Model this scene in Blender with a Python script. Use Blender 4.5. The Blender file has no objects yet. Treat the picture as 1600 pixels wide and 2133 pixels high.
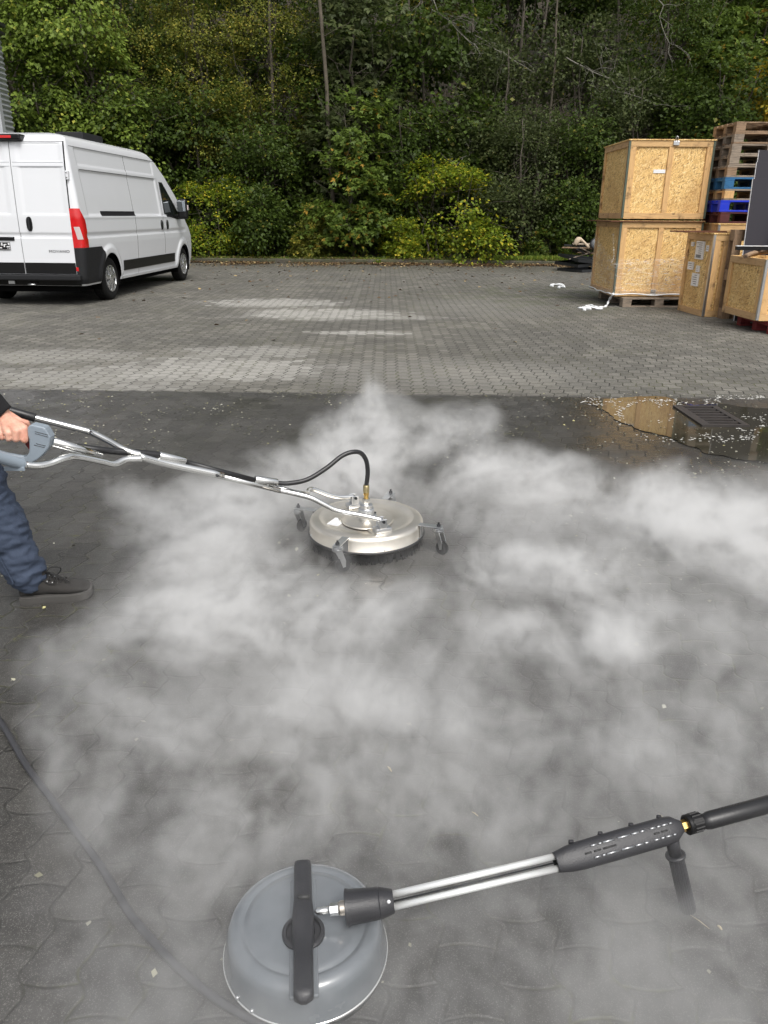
import bpy, bmesh, math, random
import numpy as np
from mathutils import Vector, Matrix, noise as mnoise

# ------------------------------------------------------------------ scene, camera, light
sc = bpy.context.scene
COL = sc.collection
R = math.radians
PI = math.pi

CAM_H, CAM_P, CAM_R, CAM_F = 1.374, .3688, .006, 1606.8
_cp, _sp = math.cos(CAM_P), math.sin(CAM_P)
_F = Vector((0, _cp, -_sp)); _u = Vector((0, _sp, _cp)); _x = Vector((1, 0, 0))
_X = _x*math.cos(CAM_R) + _u*math.sin(CAM_R)
_U = _u*math.cos(CAM_R) - _x*math.sin(CAM_R)
cam_d = bpy.data.cameras.new('camera'); cam = bpy.data.objects.new('camera', cam_d); COL.objects.link(cam)
cam_d.sensor_fit = 'HORIZONTAL'; cam_d.sensor_width = 36; cam_d.lens = 36*CAM_F/1600
cam_d.clip_start = .05; cam_d.clip_end = 500
M = Matrix((( _X.x, _U.x, -_F.x, 0), (_X.y, _U.y, -_F.y, 0), (_X.z, _U.z, -_F.z, CAM_H), (0, 0, 0, 1)))
cam.matrix_world = M
sc.camera = cam

def _dir(px, py):
    return _F + _X*((px-800)/CAM_F) - _U*((py-1066.5)/CAM_F)
def at(px, py, z=0.0):            # a point at height z under a photo pixel
    d = _dir(px, py); t = (z-CAM_H)/d.z
    return Vector((0, 0, CAM_H)) + d*t
def atY(px, py, Y):               # a point at distance Y
    d = _dir(px, py)
    return Vector((0, 0, CAM_H)) + d*(Y/d.y)

SUN_EL, SUN_AZ = 55, 158          # azimuth: clockwise from +Y, so the light comes from behind the camera
w = bpy.data.worlds.new('World'); sc.world = w; w.use_nodes = True
nt = w.node_tree; nt.nodes.clear()
sky = nt.nodes.new('ShaderNodeTexSky'); sky.sky_type = 'NISHITA'; sky.sun_disc = False
sky.sun_elevation = R(SUN_EL); sky.sun_rotation = R(SUN_AZ)
sky.air_density = 1.0; sky.dust_density = 6.0; sky.ozone_density = 1.0
hs = nt.nodes.new('ShaderNodeHueSaturation'); hs.inputs['Saturation'].default_value = .22
bg = nt.nodes.new('ShaderNodeBackground'); bg.inputs['Strength'].default_value = .15
wo = nt.nodes.new('ShaderNodeOutputWorld')
nt.links.new(sky.outputs[0], hs.inputs['Color']); nt.links.new(hs.outputs[0], bg.inputs[0]); nt.links.new(bg.outputs[0], wo.inputs[0])
sun_d = bpy.data.lights.new('sun', 'SUN'); sun_d.energy = 1.1; sun_d.angle = R(25); sun_d.color = (1, .97, .92)
sun = bpy.data.objects.new('sun', sun_d); COL.objects.link(sun)
sdir = Vector((math.sin(R(SUN_AZ))*math.cos(R(SUN_EL)), math.cos(R(SUN_AZ))*math.cos(R(SUN_EL)), math.sin(R(SUN_EL))))
sun.rotation_euler = sdir.to_track_quat('Z', 'Y').to_euler(); sun.location = sdir*40

vs = sc.view_settings; vs.view_transform = 'Standard'; vs.look = 'None'; vs.gamma = 1; vs.exposure = 0.38
sc.render.engine = 'CYCLES'
sc.cycles.use_denoising = True
sc.cycles.max_bounces = 7; sc.cycles.diffuse_bounces = 3; sc.cycles.glossy_bounces = 3
sc.cycles.transmission_bounces = 4; sc.cycles.volume_bounces = 4; sc.cycles.transparent_max_bounces = 12
sc.cycles.volume_step_rate = 2.0; sc.cycles.volume_max_steps = 256
sc.cycles.sample_clamp_indirect = 6

# ------------------------------------------------------------------ helpers: materials
MATS = {}
class NB:
    """small node builder"""
    def __init__(self, name):
        self.m = bpy.data.materials.new(name); self.m.use_nodes = True
        self.t = self.m.node_tree; self.t.nodes.clear()
        self.out = self.t.nodes.new('ShaderNodeOutputMaterial')
        MATS[name] = self.m
    def n(self, kind, **kw):
        nd = self.t.nodes.new('ShaderNode'+kind)
        for k, v in kw.items(): setattr(nd, k, v)
        return nd
    def l(self, a, b): self.t.links.new(a, b)
    def set(self, sock, v):
        if hasattr(v, 'links') or hasattr(v, 'is_linked'): self.l(v, sock)
        else: sock.default_value = v
    def math(self, op, a, b=None, c=None, clamp=False):
        nd = self.n('Math', operation=op, use_clamp=clamp); self.set(nd.inputs[0], a)
        if b is not None: self.set(nd.inputs[1], b)
        if c is not None: self.set(nd.inputs[2], c)
        return nd.outputs[0]
    def vmath(self, op, a, b=None):
        nd = self.n('VectorMath', operation=op); self.set(nd.inputs[0], a)
        if b is not None: self.set(nd.inputs[1], b)
        return nd.outputs['Value'] if op in ('LENGTH', 'DOT_PRODUCT', 'DISTANCE') else nd.outputs[0]
    def mix(self, f, a, b, blend='MIX'):
        nd = self.n('Mix', data_type='RGBA', blend_type=blend); self.set(nd.inputs[0], f)
        for s, v in ((nd.inputs[6], a), (nd.inputs[7], b)):
            if isinstance(v, tuple): v = tuple(v[:3])+(1,)
            self.set(s, v)
        return nd.outputs[2]
    def coord(self, kind='Object'):
        return self.n('TexCoord').outputs[kind]
    def map(self, v, scale=(1, 1, 1), rot=(0, 0, 0), loc=(0, 0, 0)):
        nd = self.n('Mapping'); self.l(v, nd.inputs[0]); nd.inputs['Scale'].default_value = scale
        nd.inputs['Rotation'].default_value = rot; nd.inputs['Location'].default_value = loc
        return nd.outputs[0]
    def noise(self, v, scale, detail=3, rough=.55, dist=0.0):
        nd = self.n('TexNoise'); self.l(v, nd.inputs['Vector']); nd.inputs['Scale'].default_value = scale
        nd.inputs['Detail'].default_value = detail; nd.inputs['Roughness'].default_value = rough
        nd.inputs['Distortion'].default_value = dist
        return nd.outputs[0]
    def vor(self, v, scale, feature='F1', out='Distance'):
        nd = self.n('TexVoronoi', feature=feature); self.l(v, nd.inputs['Vector']); nd.inputs['Scale'].default_value = scale
        return nd.outputs[out]
    def ramp(self, f, stops):
        nd = self.n('ValToRGB'); self.l(f, nd.inputs[0]); e = nd.color_ramp.elements
        while len(e) < len(stops): e.new(.5)
        for k, (p, c) in enumerate(stops):
            e[k].position = p
            if not isinstance(c, tuple): c = (c, c, c)
            e[k].color = tuple(c[:3])+(1,)
        return nd.outputs[0]
    def sstep(self, v, a, b):
        nd = self.n('MapRange', interpolation_type='SMOOTHSTEP'); self.set(nd.inputs[0], v)
        nd.inputs[1].default_value = a; nd.inputs[2].default_value = b
        return nd.outputs[0]
    def bump(self, h, strength=.4, dist=.01, normal=None):
        nd = self.n('Bump'); nd.inputs['Strength'].default_value = strength; nd.inputs['Distance'].default_value = dist
        self.l(h, nd.inputs['Height'])
        if normal is not None: self.l(normal, nd.inputs['Normal'])
        return nd.outputs[0]
    def pbr(self, color=(.5, .5, .5), rough=.5, metal=0, normal=None, **kw):
        p = self.n('BsdfPrincipled')
        if isinstance(color, tuple): color = tuple(color[:3])+(1,)
        self.set(p.inputs['Base Color'], color); self.set(p.inputs['Roughness'], rough); self.set(p.inputs['Metallic'], metal)
        if normal is not None: self.l(normal, p.inputs['Normal'])
        for k, v in kw.items(): self.set(p.inputs[k.replace('_', ' ')], v)
        self.l(p.outputs[0], self.out.inputs[0])
        return p

def m_plain(name, color, rough=.5, metal=0, var=.12, vscale=8, bump=.0, bscale=200, **kw):
    b = NB(name); v = b.coord()
    n = b.noise(v, vscale, 4, .6)
    c = b.mix(n, tuple(x*(1-var) for x in color), tuple(min(1, x*(1+var)) for x in color))
    r = b.math('MULTIPLY_ADD', n, .2, rough-.1) if var > .03 else rough
    nm = b.bump(b.noise(v, bscale, 3), bump, .002) if bump else None
    b.pbr(c, r, metal, nm, **kw)
    return b.m

def m_wood(name, c1, c2, axis=0, dark=.5):
    b = NB(name); v = b.coord()
    s = [22, 22, 22]; s[axis] = 1.6
    info = b.n('ObjectInfo')
    off = b.n('CombineXYZ'); b.l(b.math('MULTIPLY', info.outputs['Random'], 37), off.inputs[0]); b.l(b.math('MULTIPLY', info.outputs['Random'], 17), off.inputs[2])
    vv = b.vmath('ADD', v, off.outputs[0])
    g = b.noise(b.map(vv, tuple(s)), 2.2, 5, .65, .4)
    col = b.ramp(g, [(.3, c1), (.52, c2), (.72, c1)])
    st = b.noise(vv, 4.5, 4, .7)
    col = b.mix(b.sstep(st, .52, .75), col, tuple(x*dark for x in c1))
    knots = b.vor(b.map(vv, tuple([7 if k != axis else 3.2 for k in range(3)])), 1.0)
    col = b.mix(b.sstep(knots, .12, .05), col, tuple(x*.35 for x in c1))
    b.pbr(col, .75, 0, b.bump(g, .3, .003))
    return b.m

def m_osb(name):
    b = NB(name); v = b.coord('Object')
    layers = []
    for k, (rot, sc_) in enumerate((((.3, .4, .3), (9, 9, 70)), ((1.2, .2, 1.1), (9, 60, 60)), ((.7, 1.0, 2.2), (11, 70, 50)), ((1.9, 1.4, .6), (60, 12, 70)))):
        vv = b.map(v, (1, 1, 1), rot, (k*3.1, k*1.7, k*.6))
        vv = b.vmath('MULTIPLY', vv, tuple(1.35*q for q in sc_))
        layers.append(b.vor(vv, 1.0, out='Color'))
    g = []
    for L in layers:
        sp = b.n('SeparateColor'); b.l(L, sp.inputs[0]); g.append((sp.outputs[0], sp.outputs[1]))
    val, pri = g[0]
    for v2, p2 in g[1:]:
        gt = b.math('GREATER_THAN', p2, pri)
        mx = b.n('Mix'); b.l(gt, mx.inputs[0]); b.l(val, mx.inputs[2]); b.l(v2, mx.inputs[3]); val = mx.outputs[0]
        pri = b.math('MAXIMUM', pri, p2)
    col = b.ramp(val, [(0, (.26, .13, .045)), (.14, (.54, .32, .11)), (.5, (.72, .465, .17)), (.85, (.83, .585, .25)), (1, (.90, .71, .38))])
    big = b.noise(v, 1.6, 4, .6)
    col = b.mix(b.math('MULTIPLY', b.sstep(big, .48, .7), .45), col, (.46, .25, .09))
    dirt = b.noise(v, 3.1, 6, .75, .8); col = b.mix(b.math('MULTIPLY', b.sstep(dirt, .60, .74), .5), col, (.16, .10, .055))
    b.pbr(col, .65, 0, b.bump(val, .35, .003))
    return b.m

m_white = m_plain('white_paint', (.69, .705, .73), .25, 0, .02, 3, Coat_Weight=.5, Coat_Roughness=.16)
m_whitedirt = None
m_black = m_plain('black_plastic', (.006, .006, .0065), .42, 0, .3, 30, .1, Specular_IOR_Level=.3)
m_under = m_plain('underbody_black', (.003, .003, .003), .9, Specular_IOR_Level=.1)
m_alu = m_plain('bright_tube', (.80, .81, .80), .34, .55, .06, 20)
m_trim = m_plain('dark_trim', (.014, .0145, .016), .6, 0, .25, 20, .1, Specular_IOR_Level=.3)
m_seam = m_plain('seam_shadow_gap', (.012, .012, .013), .85, Specular_IOR_Level=.2)
m_rubber = m_plain('tyre_rubber', (.008, .008, .008), .8, 0, .3, 40, .3, Specular_IOR_Level=.25)
m_chrome = m_plain('chrome', (.82, .82, .80), .14, 1, .04, 12)
m_zinc = m_plain('zinc_steel', (.62, .63, .64), .32, 1, .15, 30, .1)
m_brass = m_plain('brass', (.72, .48, .16), .28, 1, .12, 40)
m_red = m_plain('red_lens', (.55, .01, .012), .12, 0, .25, 25, Coat_Weight=1.0)
m_clear = m_plain('clear_lens', (.55, .47, .46), .12, 0, .1, 40, Coat_Weight=1.0)
m_glass = m_plain('dark_glass', (.012, .015, .014), .04, 0, .1, 3)
m_hub = m_plain('wheel_silver', (.55, .56, .57), .25, .8, .06, 20)
m_hose = m_plain('black_hose', (.014, .014, .015), .38, 0, .2, 30, .1)
m_ghose = m_plain('grey_hose', (.038, .038, .042), .45, 0, .15, 25, .2)
m_grey = m_plain('grey_plastic', (.22, .26, .30), .42, 0, .06, 12, .1)
m_bluegrey = m_plain('blue_grey_plastic', (.135, .148, .160), .24, 0, .28, 7, .06, 160, Coat_Weight=.9, Coat_Roughness=.12)
m_dgrip = m_plain('charcoal_plastic', (.024, .024, .027), .42, 0, .2, 18, .35, 350)
m_lred = m_plain('dark_red_plastic', (.10, .008, .01), .35, 0, .2, 20)
m_label = m_plain('paper_label', (.75, .76, .77), .5, 0, .05, 30)
m_print = m_plain('black_print', (.03, .03, .03), .6)
m_osbm = m_osb('osb_board')
m_pine = m_wood('pine_batten', (.44, .25, .10), (.66, .41, .18), 2, .3)
m_pineh = m_wood('pine_rail', (.38, .22, .10), (.62, .40, .18), 0, .3)
m_pall = m_wood('pallet_wood', (.12, .072, .042), (.30, .20, .12), 0, .3)
m_pallh = m_wood('pallet_wood_grey', (.10, .078, .06), (.31, .25, .19), 0, .3)
m_pallv = m_wood('pallet_wood_orange', (.38, .22, .10), (.56, .36, .18), 1)
m_bpal = m_wood('blue_painted_wood', (.010, .07, .18), (.025, .14, .30), 0, .3)
m_bplas = m_plain('bright_blue_plastic', (.010, .035, .55), .4, 0, .15, 12)
m_rpal = m_wood('red_painted_wood', (.13, .012, .014), (.24, .03, .03), 0, .4)
m_drpal = m_wood('dark_red_painted_wood', (.05, .012, .012), (.10, .022, .02), 0, .4)
m_panel = m_plain('anthracite_board', (.036, .034, .042), .6, 0, .08, 4, Specular_IOR_Level=.25)
m_rust = m_plain('rusty_steel', (.12, .045, .022), .8, .2, .5, 25, .4)
m_steel = m_plain('dark_steel', (.035, .037, .04), .4, .5, .3, 10)
m_cor = m_plain('corrugated_steel', (.40, .42, .44), .38, .5, .1, 2)
m_skin = None
m_suede = m_plain('grey_suede', (.028, .026, .024), .95, 0, .35, 30, .6, 500)
m_sole = m_plain('shoe_sole', (.06, .057, .053), .8, 0, .2, 20, .3)
m_lace = m_plain('shoe_lace', (.02, .02, .02), .85)
m_jacket = m_plain('navy_jacket', (.008, .010, .017), .85, 0, .3, 15, .5, 90)
m_cuff = m_plain('black_rib_knit', (.006, .006, .007), .95, 0, .3, 15, .6, 400)
m_hair = m_plain('brown_hair', (.05, .03, .018), .6, 0, .3, 60, .6, 300)
m_cloth = m_plain('white_film', (.75, .77, .78), .35, 0, .1, 20)

b = NB('skin'); v = b.coord(); n1 = b.noise(v, 28, 4, .6); n2 = b.noise(v, 90, 3)
c = b.ramp(n1, [(.3, (.52, .24, .17)), (.5, (.62, .33, .24)), (.7, (.68, .40, .30))])
b.pbr(c, .5, 0, b.bump(b.math('ADD', n1, b.math('MULTIPLY', n2, .35)), .35, .003), Subsurface_Weight=.12, Subsurface_Scale=.006)
m_skin = b.m
b = NB('denim'); v = b.coord(); n1 = b.noise(v, 5, 4, .6); tw = b.n('TexWave'); b.l(b.map(v, (1, 1, 1), (0, .7, 0)), tw.inputs['Vector']); tw.inputs['Scale'].default_value = 240
c = b.mix(n1, (.012, .019, .038), (.038, .055, .092)); c = b.mix(b.math('MULTIPLY', tw.outputs[1], .3), c, (.10, .13, .19))
b.pbr(c, .85, 0, b.bump(b.math('ADD', b.noise(v, 16, 3, .5, 1.0), b.math('MULTIPLY', tw.outputs[1], .012)), .5, .010))
m_denim = b.m
# brushed stainless steel
b = NB('brushed_stainless'); v = b.coord(); n1 = b.noise(v, 7, 4, .65); n2 = b.noise(b.map(v, (6, 260, 260)), 1, 2)
c = b.mix(n1, (.62, .57, .49), (.86, .82, .74))
b.pbr(c, b.math('MULTIPLY_ADD', n1, .22, .25), 1, b.bump(n2, .05, .001)); m_inox = b.m
# cling film: thin, glossy, mostly see-through
b = NB('stretch_film'); v = b.coord(); n1 = b.noise(b.map(v, (5, 5, 22)), 1.3, 3, .6, 1.5)
p = b.n('BsdfPrincipled'); p.inputs['Base Color'].default_value = (.9, .92, .93, 1); p.inputs['Roughness'].default_value = .18
tr = b.n('BsdfTransparent'); mx = b.n('MixShader')
b.l(b.math('MULTIPLY_ADD', b.sstep(n1, .47, .74), .38, .04), mx.inputs[0]); b.l(tr.outputs[0], mx.inputs[1]); b.l(p.outputs[0], mx.inputs[2]); b.l(mx.outputs[0], b.out.inputs[0])
m_film = b.m

# ------------------------------------------------------------------ helpers: meshes
class MB:
    def __init__(self): self.v = []; self.f = []; self.sm = []
    def add(self, vs_, fs, smooth=False):
        k = len(self.v); self.v += [tuple(x) for x in vs_]
        self.f += [tuple(i+k for i in f) for f in fs]; self.sm += [smooth]*len(fs)
        return self
    def box(self, lo, hi, mat=None, bev=0.0):
        (x0, y0, z0), (x1, y1, z1) = lo, hi
        if bev <= 0:
            vs_ = [(x, y, z) for x in (x0, x1) for y in (y0, y1) for z in (z0, z1)]
            fs = [(0, 1, 3, 2), (4, 6, 7, 5), (0, 4, 5, 1), (2, 3, 7, 6), (0, 2, 6, 4), (1, 5, 7, 3)]
        else:
            bm = bmesh.new(); bmesh.ops.create_cube(bm, size=1)
            for q in bm.verts: q.co = Vector(((x0+x1)/2+q.co.x*(x1-x0), (y0+y1)/2+q.co.y*(y1-y0), (z0+z1)/2+q.co.z*(z1-z0)))
            bmesh.ops.bevel(bm, geom=bm.edges[:], offset=min(bev, .45*min(x1-x0, y1-y0, z1-z0)), segments=2, affect='EDGES', profile=.5)
            bm.verts.index_update(); vs_ = [q.co.copy() for q in bm.verts]; fs = [[q.index for q in f.verts] for f in bm.faces]; bm.free()
        if mat is not None: vs_ = [mat @ Vector(q) for q in vs_]
        return self.add(vs_, fs)
    def cbox(self, c, s, mat=None, bev=0.0):
        return self.box([c[k]-s[k]/2 for k in range(3)], [c[k]+s[k]/2 for k in range(3)], mat, bev)
    def tube(self, pts, r, n=12, cap=True, mat=None, squash=None):
        pts = [Vector(p) for p in pts]
        if mat is not None: pts = [mat @ p for p in pts]
        rr = r if isinstance(r, (list, tuple)) else [r]*len(pts)
        vs_ = []; T = []
        for i in range(len(pts)):
            a = pts[max(0, i-1)]; c = pts[min(len(pts)-1, i+1)]; t = (c-a); T.append(t.normalized() if t.length > 1e-9 else Vector((0, 0, 1)))
        N = T[0].orthogonal().normalized()
        for i, p in enumerate(pts):
            N = (N - T[i]*N.dot(T[i])); N = N.normalized() if N.length > 1e-6 else T[i].orthogonal().normalized()
            B = T[i].cross(N)
            for k in range(n):
                a = 2*PI*k/n; vs_.append(p + (N*math.cos(a)+B*math.sin(a))*rr[i])
        fs = [(i*n+k, i*n+(k+1) % n, (i+1)*n+(k+1) % n, (i+1)*n+k) for i in range(len(pts)-1) for k in range(n)]
        self.add(vs_, fs, True)
        if cap:
            k0 = len(self.v)-len(vs_)
            self.f += [tuple(k0+k for k in range(n))[::-1], tuple(k0+(len(pts)-1)*n+k for k in range(n))]; self.sm += [False]*2
        return self
    def lathe(self, prof, n=48, mat=None, smooth=True, close=True):
        vs_ = []; fs = []
        for (r, z) in prof:
            for k in range(n):
                a = 2*PI*k/n; p = Vector((r*math.cos(a), r*math.sin(a), z)); vs_.append(mat @ p if mat is not None else p)
        m = len(prof)
        for i in range(m-1):
            for k in range(n): fs.append((i*n+k, i*n+(k+1) % n, (i+1)*n+(k+1) % n, (i+1)*n+k))
        if close:
            fs.append(tuple(range(n))[::-1]); fs.append(tuple((m-1)*n+k for k in range(n)))
        return self.add(vs_, fs, smooth)
    def cyl(self, a, b, r, n=16, r2=None):
        return self.tube([a, b], [r, r if r2 is None else r2], n)
    def prism(self, poly, h0, h1, mat=None):
        n = len(poly); vs_ = [(x, y, h0) for x, y in poly]+[(x, y, h1) for x, y in poly]
        fs = [tuple(range(n))[::-1], tuple(range(n, 2*n))]+[(k, (k+1) % n, n+(k+1) % n, n+k) for k in range(n)]
        if mat is not None: vs_ = [mat @ Vector(q) for q in vs_]
        return self.add(vs_, fs)
    def grid(self, rows, smooth=True, wrap=False):
        m, n = len(rows), len(rows[0]); vs_ = [p for r_ in rows for p in r_]
        fs = [(i*n+k, i*n+(k+1) % n, (i+1)*n+(k+1) % n, (i+1)*n+k) for i in range(m-1) for k in range(n if wrap else n-1)]
        return self.add(vs_, fs, smooth)
    def build(self, name, mat, parent=None, autosm=None):
        me = bpy.data.meshes.new(name); me.from_pydata([tuple(v) for v in self.v], [], self.f); me.materials.append(mat)
        me.polygons.foreach_set('use_smooth', self.sm); me.validate(); me.update()
        if autosm is not None:
            me.polygons.foreach_set('use_smooth', [True]*len(me.polygons))
            me.set_sharp_from_angle(angle=R(autosm))
        o = bpy.data.objects.new(name, me); COL.objects.link(o)
        if parent is not None: o.parent = parent
        return o

def tag(o, label=None, cat=None, group=None, kind=None):
    if label: o['label'] = label
    if cat: o['category'] = cat
    if group: o['group'] = group
    if kind: o['kind'] = kind
    return o
def empty(name, loc=(0, 0, 0), rz=0.0):
    o = bpy.data.objects.new(name, None); COL.objects.link(o); o.location = loc; o.rotation_euler = (0, 0, rz); o.empty_display_size = .1
    return o
def copy_tree(o, parent=None):
    c = o.copy(); COL.objects.link(c)
    if parent is not None: c.parent = parent
    for ch in [q for q in bpy.data.objects if q.parent == o]: copy_tree(ch, c)
    return c
def smooth_path(pts, sub=8):
    """Catmull-Rom through the points"""
    P = [Vector(p) for p in pts]; out = []
    for i in range(len(P)-1):
        p0 = P[max(0, i-1)]; p1 = P[i]; p2 = P[i+1]; p3 = P[min(len(P)-1, i+2)]
        for k in range(sub):
            t = k/sub
            out.append(.5*((2*p1)+(p2-p0)*t+(2*p0-5*p1+4*p2-p3)*t*t+(3*p1-p0-3*p2+p3)*t**3))
    out.append(P[-1]); return out
def remeshed(mb, name, mat, voxel, smooth_it=4, parent=None, fac=.5):
    """fuse overlapping solids into one continuous skin"""
    o = mb.build(name, mat)
    md = o.modifiers.new('r', 'REMESH'); md.mode = 'VOXEL'; md.voxel_size = voxel; md.use_smooth_shade = True
    ms = o.modifiers.new('s', 'SMOOTH'); ms.factor = fac; ms.iterations = smooth_it
    dg = bpy.context.evaluated_depsgraph_get(); me = bpy.data.meshes.new_from_object(o.evaluated_get(dg))
    o.modifiers.clear(); old = o.data; o.data = me; bpy.data.meshes.remove(old); me.name = name
    if not me.materials: me.materials.append(mat)
    me.polygons.foreach_set('use_smooth', [True]*len(me.polygons))
    if parent is not None: o.parent = parent
    return o
def capsule(mb, pts, rr, n=14):
    """tapered limb with rounded ends"""
    pts = [Vector(p) for p in pts]; rr = list(rr)
    def cap_(p, d, r):
        return [(p + d*(r*math.sin(a)), r*math.cos(a)) for a in (R(30), R(60), R(85))]
    d0 = (pts[0]-pts[1]).normalized(); d1 = (pts[-1]-pts[-2]).normalized()
    A = cap_(pts[0], d0, rr[0])[::-1]; B = cap_(pts[-1], d1, rr[-1])
    P = [q[0] for q in A]+pts+[q[0] for q in B]; Q = [q[1] for q in A]+rr+[q[1] for q in B]
    mb.tube(P, Q, n)
def ellipsoid(mb, c, r, rot=None, n=16, m=10):
    rows = []
    for i in range(m+1):
        a = -PI/2+PI*i/m; ca = max(math.cos(a), .02)
        row = []
        for k in range(n):
            b_ = 2*PI*k/n; p = Vector((r[0]*ca*math.cos(b_), r[1]*ca*math.sin(b_), r[2]*math.sin(a)))
            if rot is not None: p = rot @ p
            row.append(p+Vector(c))
        rows.append(row)
    k0 = len(mb.v); mb.grid(rows, True, True)
    mb.f += [tuple(k0+k for k in range(n))[::-1], tuple(k0+m*n+k for k in range(n))]; mb.sm += [True]*2

# ------------------------------------------------------------------ ground
KA, KB = at(380, 549), at(1170, 556)
kdir = Vector((KB.x-KA.x, (KB.y-KA.y), 0)).normalized(); kslope = kdir.y/kdir.x
def kerbY(x): return 23.75 + kslope*(x+.04)

def paving_mat():
    b = NB('interlocking_paving'); v = b.coord('Object')
    sp = b.n('SeparateXYZ'); b.l(v, sp.inputs[0]); X, Y = sp.outputs[0], sp.outputs[1]
    # hand-laid wobble
    wob = b.noise(v, 1.3, 2); Xw = b.math('ADD', X, b.math('MULTIPLY_ADD', wob, .03, -.015)); Yw = b.math('ADD', Y, b.math('MULTIPLY_ADD', wob, -.03, .015))
    CW, CL = .115, .15
    # S-shaped long joints
    ph = b.math('MULTIPLY', Yw, 2*PI/CL)
    s1 = b.math('MULTIPLY', b.math('SINE', ph), .013); s2 = b.math('MULTIPLY', b.math('SINE', b.math('MULTIPLY', ph, 2.0)), .0045)
    u = b.math('DIVIDE', b.math('ADD', Xw, b.math('ADD', s1, s2)), CW)
    fu = b.math('FRACT', u); iu = b.math('FLOOR', u)
    par = b.math('MULTIPLY', b.math('MODULO', b.math('ABSOLUTE', iu), 2.0), .5)
    wv = b.math('MULTIPLY', b.math('SINE', b.math('MULTIPLY', Xw, 2*PI/CW*.5)), .009)
    vv = b.math('ADD', b.math('DIVIDE', b.math('ADD', Yw, wv), CL), par)
    fv = b.math('FRACT', vv); iv = b.math('FLOOR', vv)
    du = b.math('MULTIPLY', b.math('SUBTRACT', .5, b.math('ABSOLUTE', b.math('SUBTRACT', fu, .5))), CW)
    dv = b.math('MULTIPLY', b.math('SUBTRACT', .5, b.math('ABSOLUTE', b.math('SUBTRACT', fv, .5))), CL)
    d = b.math('MINIMUM', du, dv)
    jn = b.noise(v, 60, 3); wet0 = b.sstep(Y, 6.27, 6.19)
    jw = b.math('MULTIPLY_ADD', jn, .005, -.0005)
    joint = b.sstep(b.math('SUBTRACT', d, b.math('MULTIPLY', jw, b.math('MULTIPLY_ADD', wet0, -.75, 1.8))), .0016, -.0005)
    cell = b.n('CombineXYZ'); b.l(iu, cell.inputs[0]); b.l(iv, cell.inputs[1])
    wn = b.n('TexWhiteNoise'); wn.noise_dimensions = '2D'; b.l(cell.outputs[0], wn.inputs['Vector'])
    rnd = wn.outputs['Value']
    # aggregate
    ag = b.vor(v, 620, out='Color'); sa = b.n('SeparateColor'); b.l(ag, sa.inputs[0]); agv = sa.outputs[0]
    fine = b.noise(v, 420, 2, .7); med = b.noise(v, 38, 5, .75)
    # zones
    big = b.noise(v, .8, 4, .6)
    edge = b.math('ADD', Y, b.math('MULTIPLY_ADD', b.noise(v, 3.5, 3, .7), .22, -.11))
    edge = b.math('ADD', edge, b.math('MULTIPLY', X, .03))
    wet = b.sstep(edge, 6.27, 6.19)                       # the part already washed
    blockstep = b.math('MULTIPLY_ADD', rnd, .5, -.25)
    dry = b.ramp(b.math('ADD', b.math('MULTIPLY', rnd, .26), b.math('MULTIPLY', med, .74)), [(.22, (.064, .061, .051)), (.5, (.136, .129, .110)), (.78, (.225, .215, .186))])
    dark = b.ramp(b.math('ADD', b.math('MULTIPLY', rnd, .3), b.math('MULTIPLY', med, .7)), [(.2, (.026, .025, .023)), (.5, (.043, .041, .038)), (.8, (.070, .067, .061))])
    dry = b.mix(b.sstep(big, .42, .62), b.mix(.35, dry, (.06, .058, .054)), dry)
    # pale limey rows: each is a soft ellipse on the paving whose edge follows the blocks
    pale = None
    Xb = b.math('DIVIDE', iu, 1/CW); Yb = b.math('DIVIDE', b.math('SUBTRACT', iv, par), 1/CL)
    nse = b.math('MULTIPLY_ADD', rnd, .75, b.math('MULTIPLY_ADD', b.noise(v, 2.6, 5, .7), 1.6, -.75))
    for (cx, cy, rx, ry, amp) in PALE:
        ex = b.math('DIVIDE', b.math('SUBTRACT', Xb, cx), rx); ey = b.math('DIVIDE', b.math('SUBTRACT', Yb, cy), ry)
        q = b.math('ADD', b.math('MULTIPLY', ex, ex), b.math('MULTIPLY', ey, ey))
        m = b.math('MULTIPLY', b.sstep(b.math('ADD', q, nse), 1.6, .55), amp)
        pale = m if pale is None else b.math('MAXIMUM', pale, m)
    dry = b.mix(b.math('MULTIPLY', pale, b.math('MULTIPLY_ADD', med, .9, .45)), dry, (.36, .35, .32))
    col = b.mix(wet, dry, dark)
    # light mineral grains, denser on the washed stone
    gr = b.math('MULTIPLY', b.sstep(agv, .80, .96), b.math('MULTIPLY_ADD', wet, .25, .25))
    col = b.mix(gr, col, (.25, .245, .225))
    gd = b.math('MULTIPLY', b.sstep(agv, .22, .05), .45); col = b.mix(gd, col, (.03, .029, .027))
    # stains, moss and joints
    st = b.sstep(b.noise(v, 2.3, 5, .7, .6), .56, .72); col = b.mix(b.math('MULTIPLY', st, .35), col, (.045, .043, .037))
    mosszone = b.sstep(b.noise(v, 1.1, 3, .6), .47, .62)
    mossfar = b.math('MULTIPLY', b.sstep(b.vmath('DISTANCE', v, (3.3, 14.5, 0)), 3.4, .6), b.sstep(b.noise(v, 2.2, 4, .7), .45, .62))
    col = b.mix(b.math('MULTIPLY', mossfar, .5), col, (.06, .075, .022))
    farmoss = b.math('MULTIPLY', b.sstep(b.math('ADD', Y, b.math('MULTIPLY', X, .12)), 19.5, 22.6), .5)
    col = b.mix(farmoss, col, (.06, .055, .035))
    wash = b.math('MULTIPLY_ADD', wet, -.2, 1.0)
    jc = b.mix(b.math('MULTIPLY', mosszone, b.sstep(b.noise(v, 22, 3, .7), .38, .6)), (.020, .019, .016), (.085, .09, .03))
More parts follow.
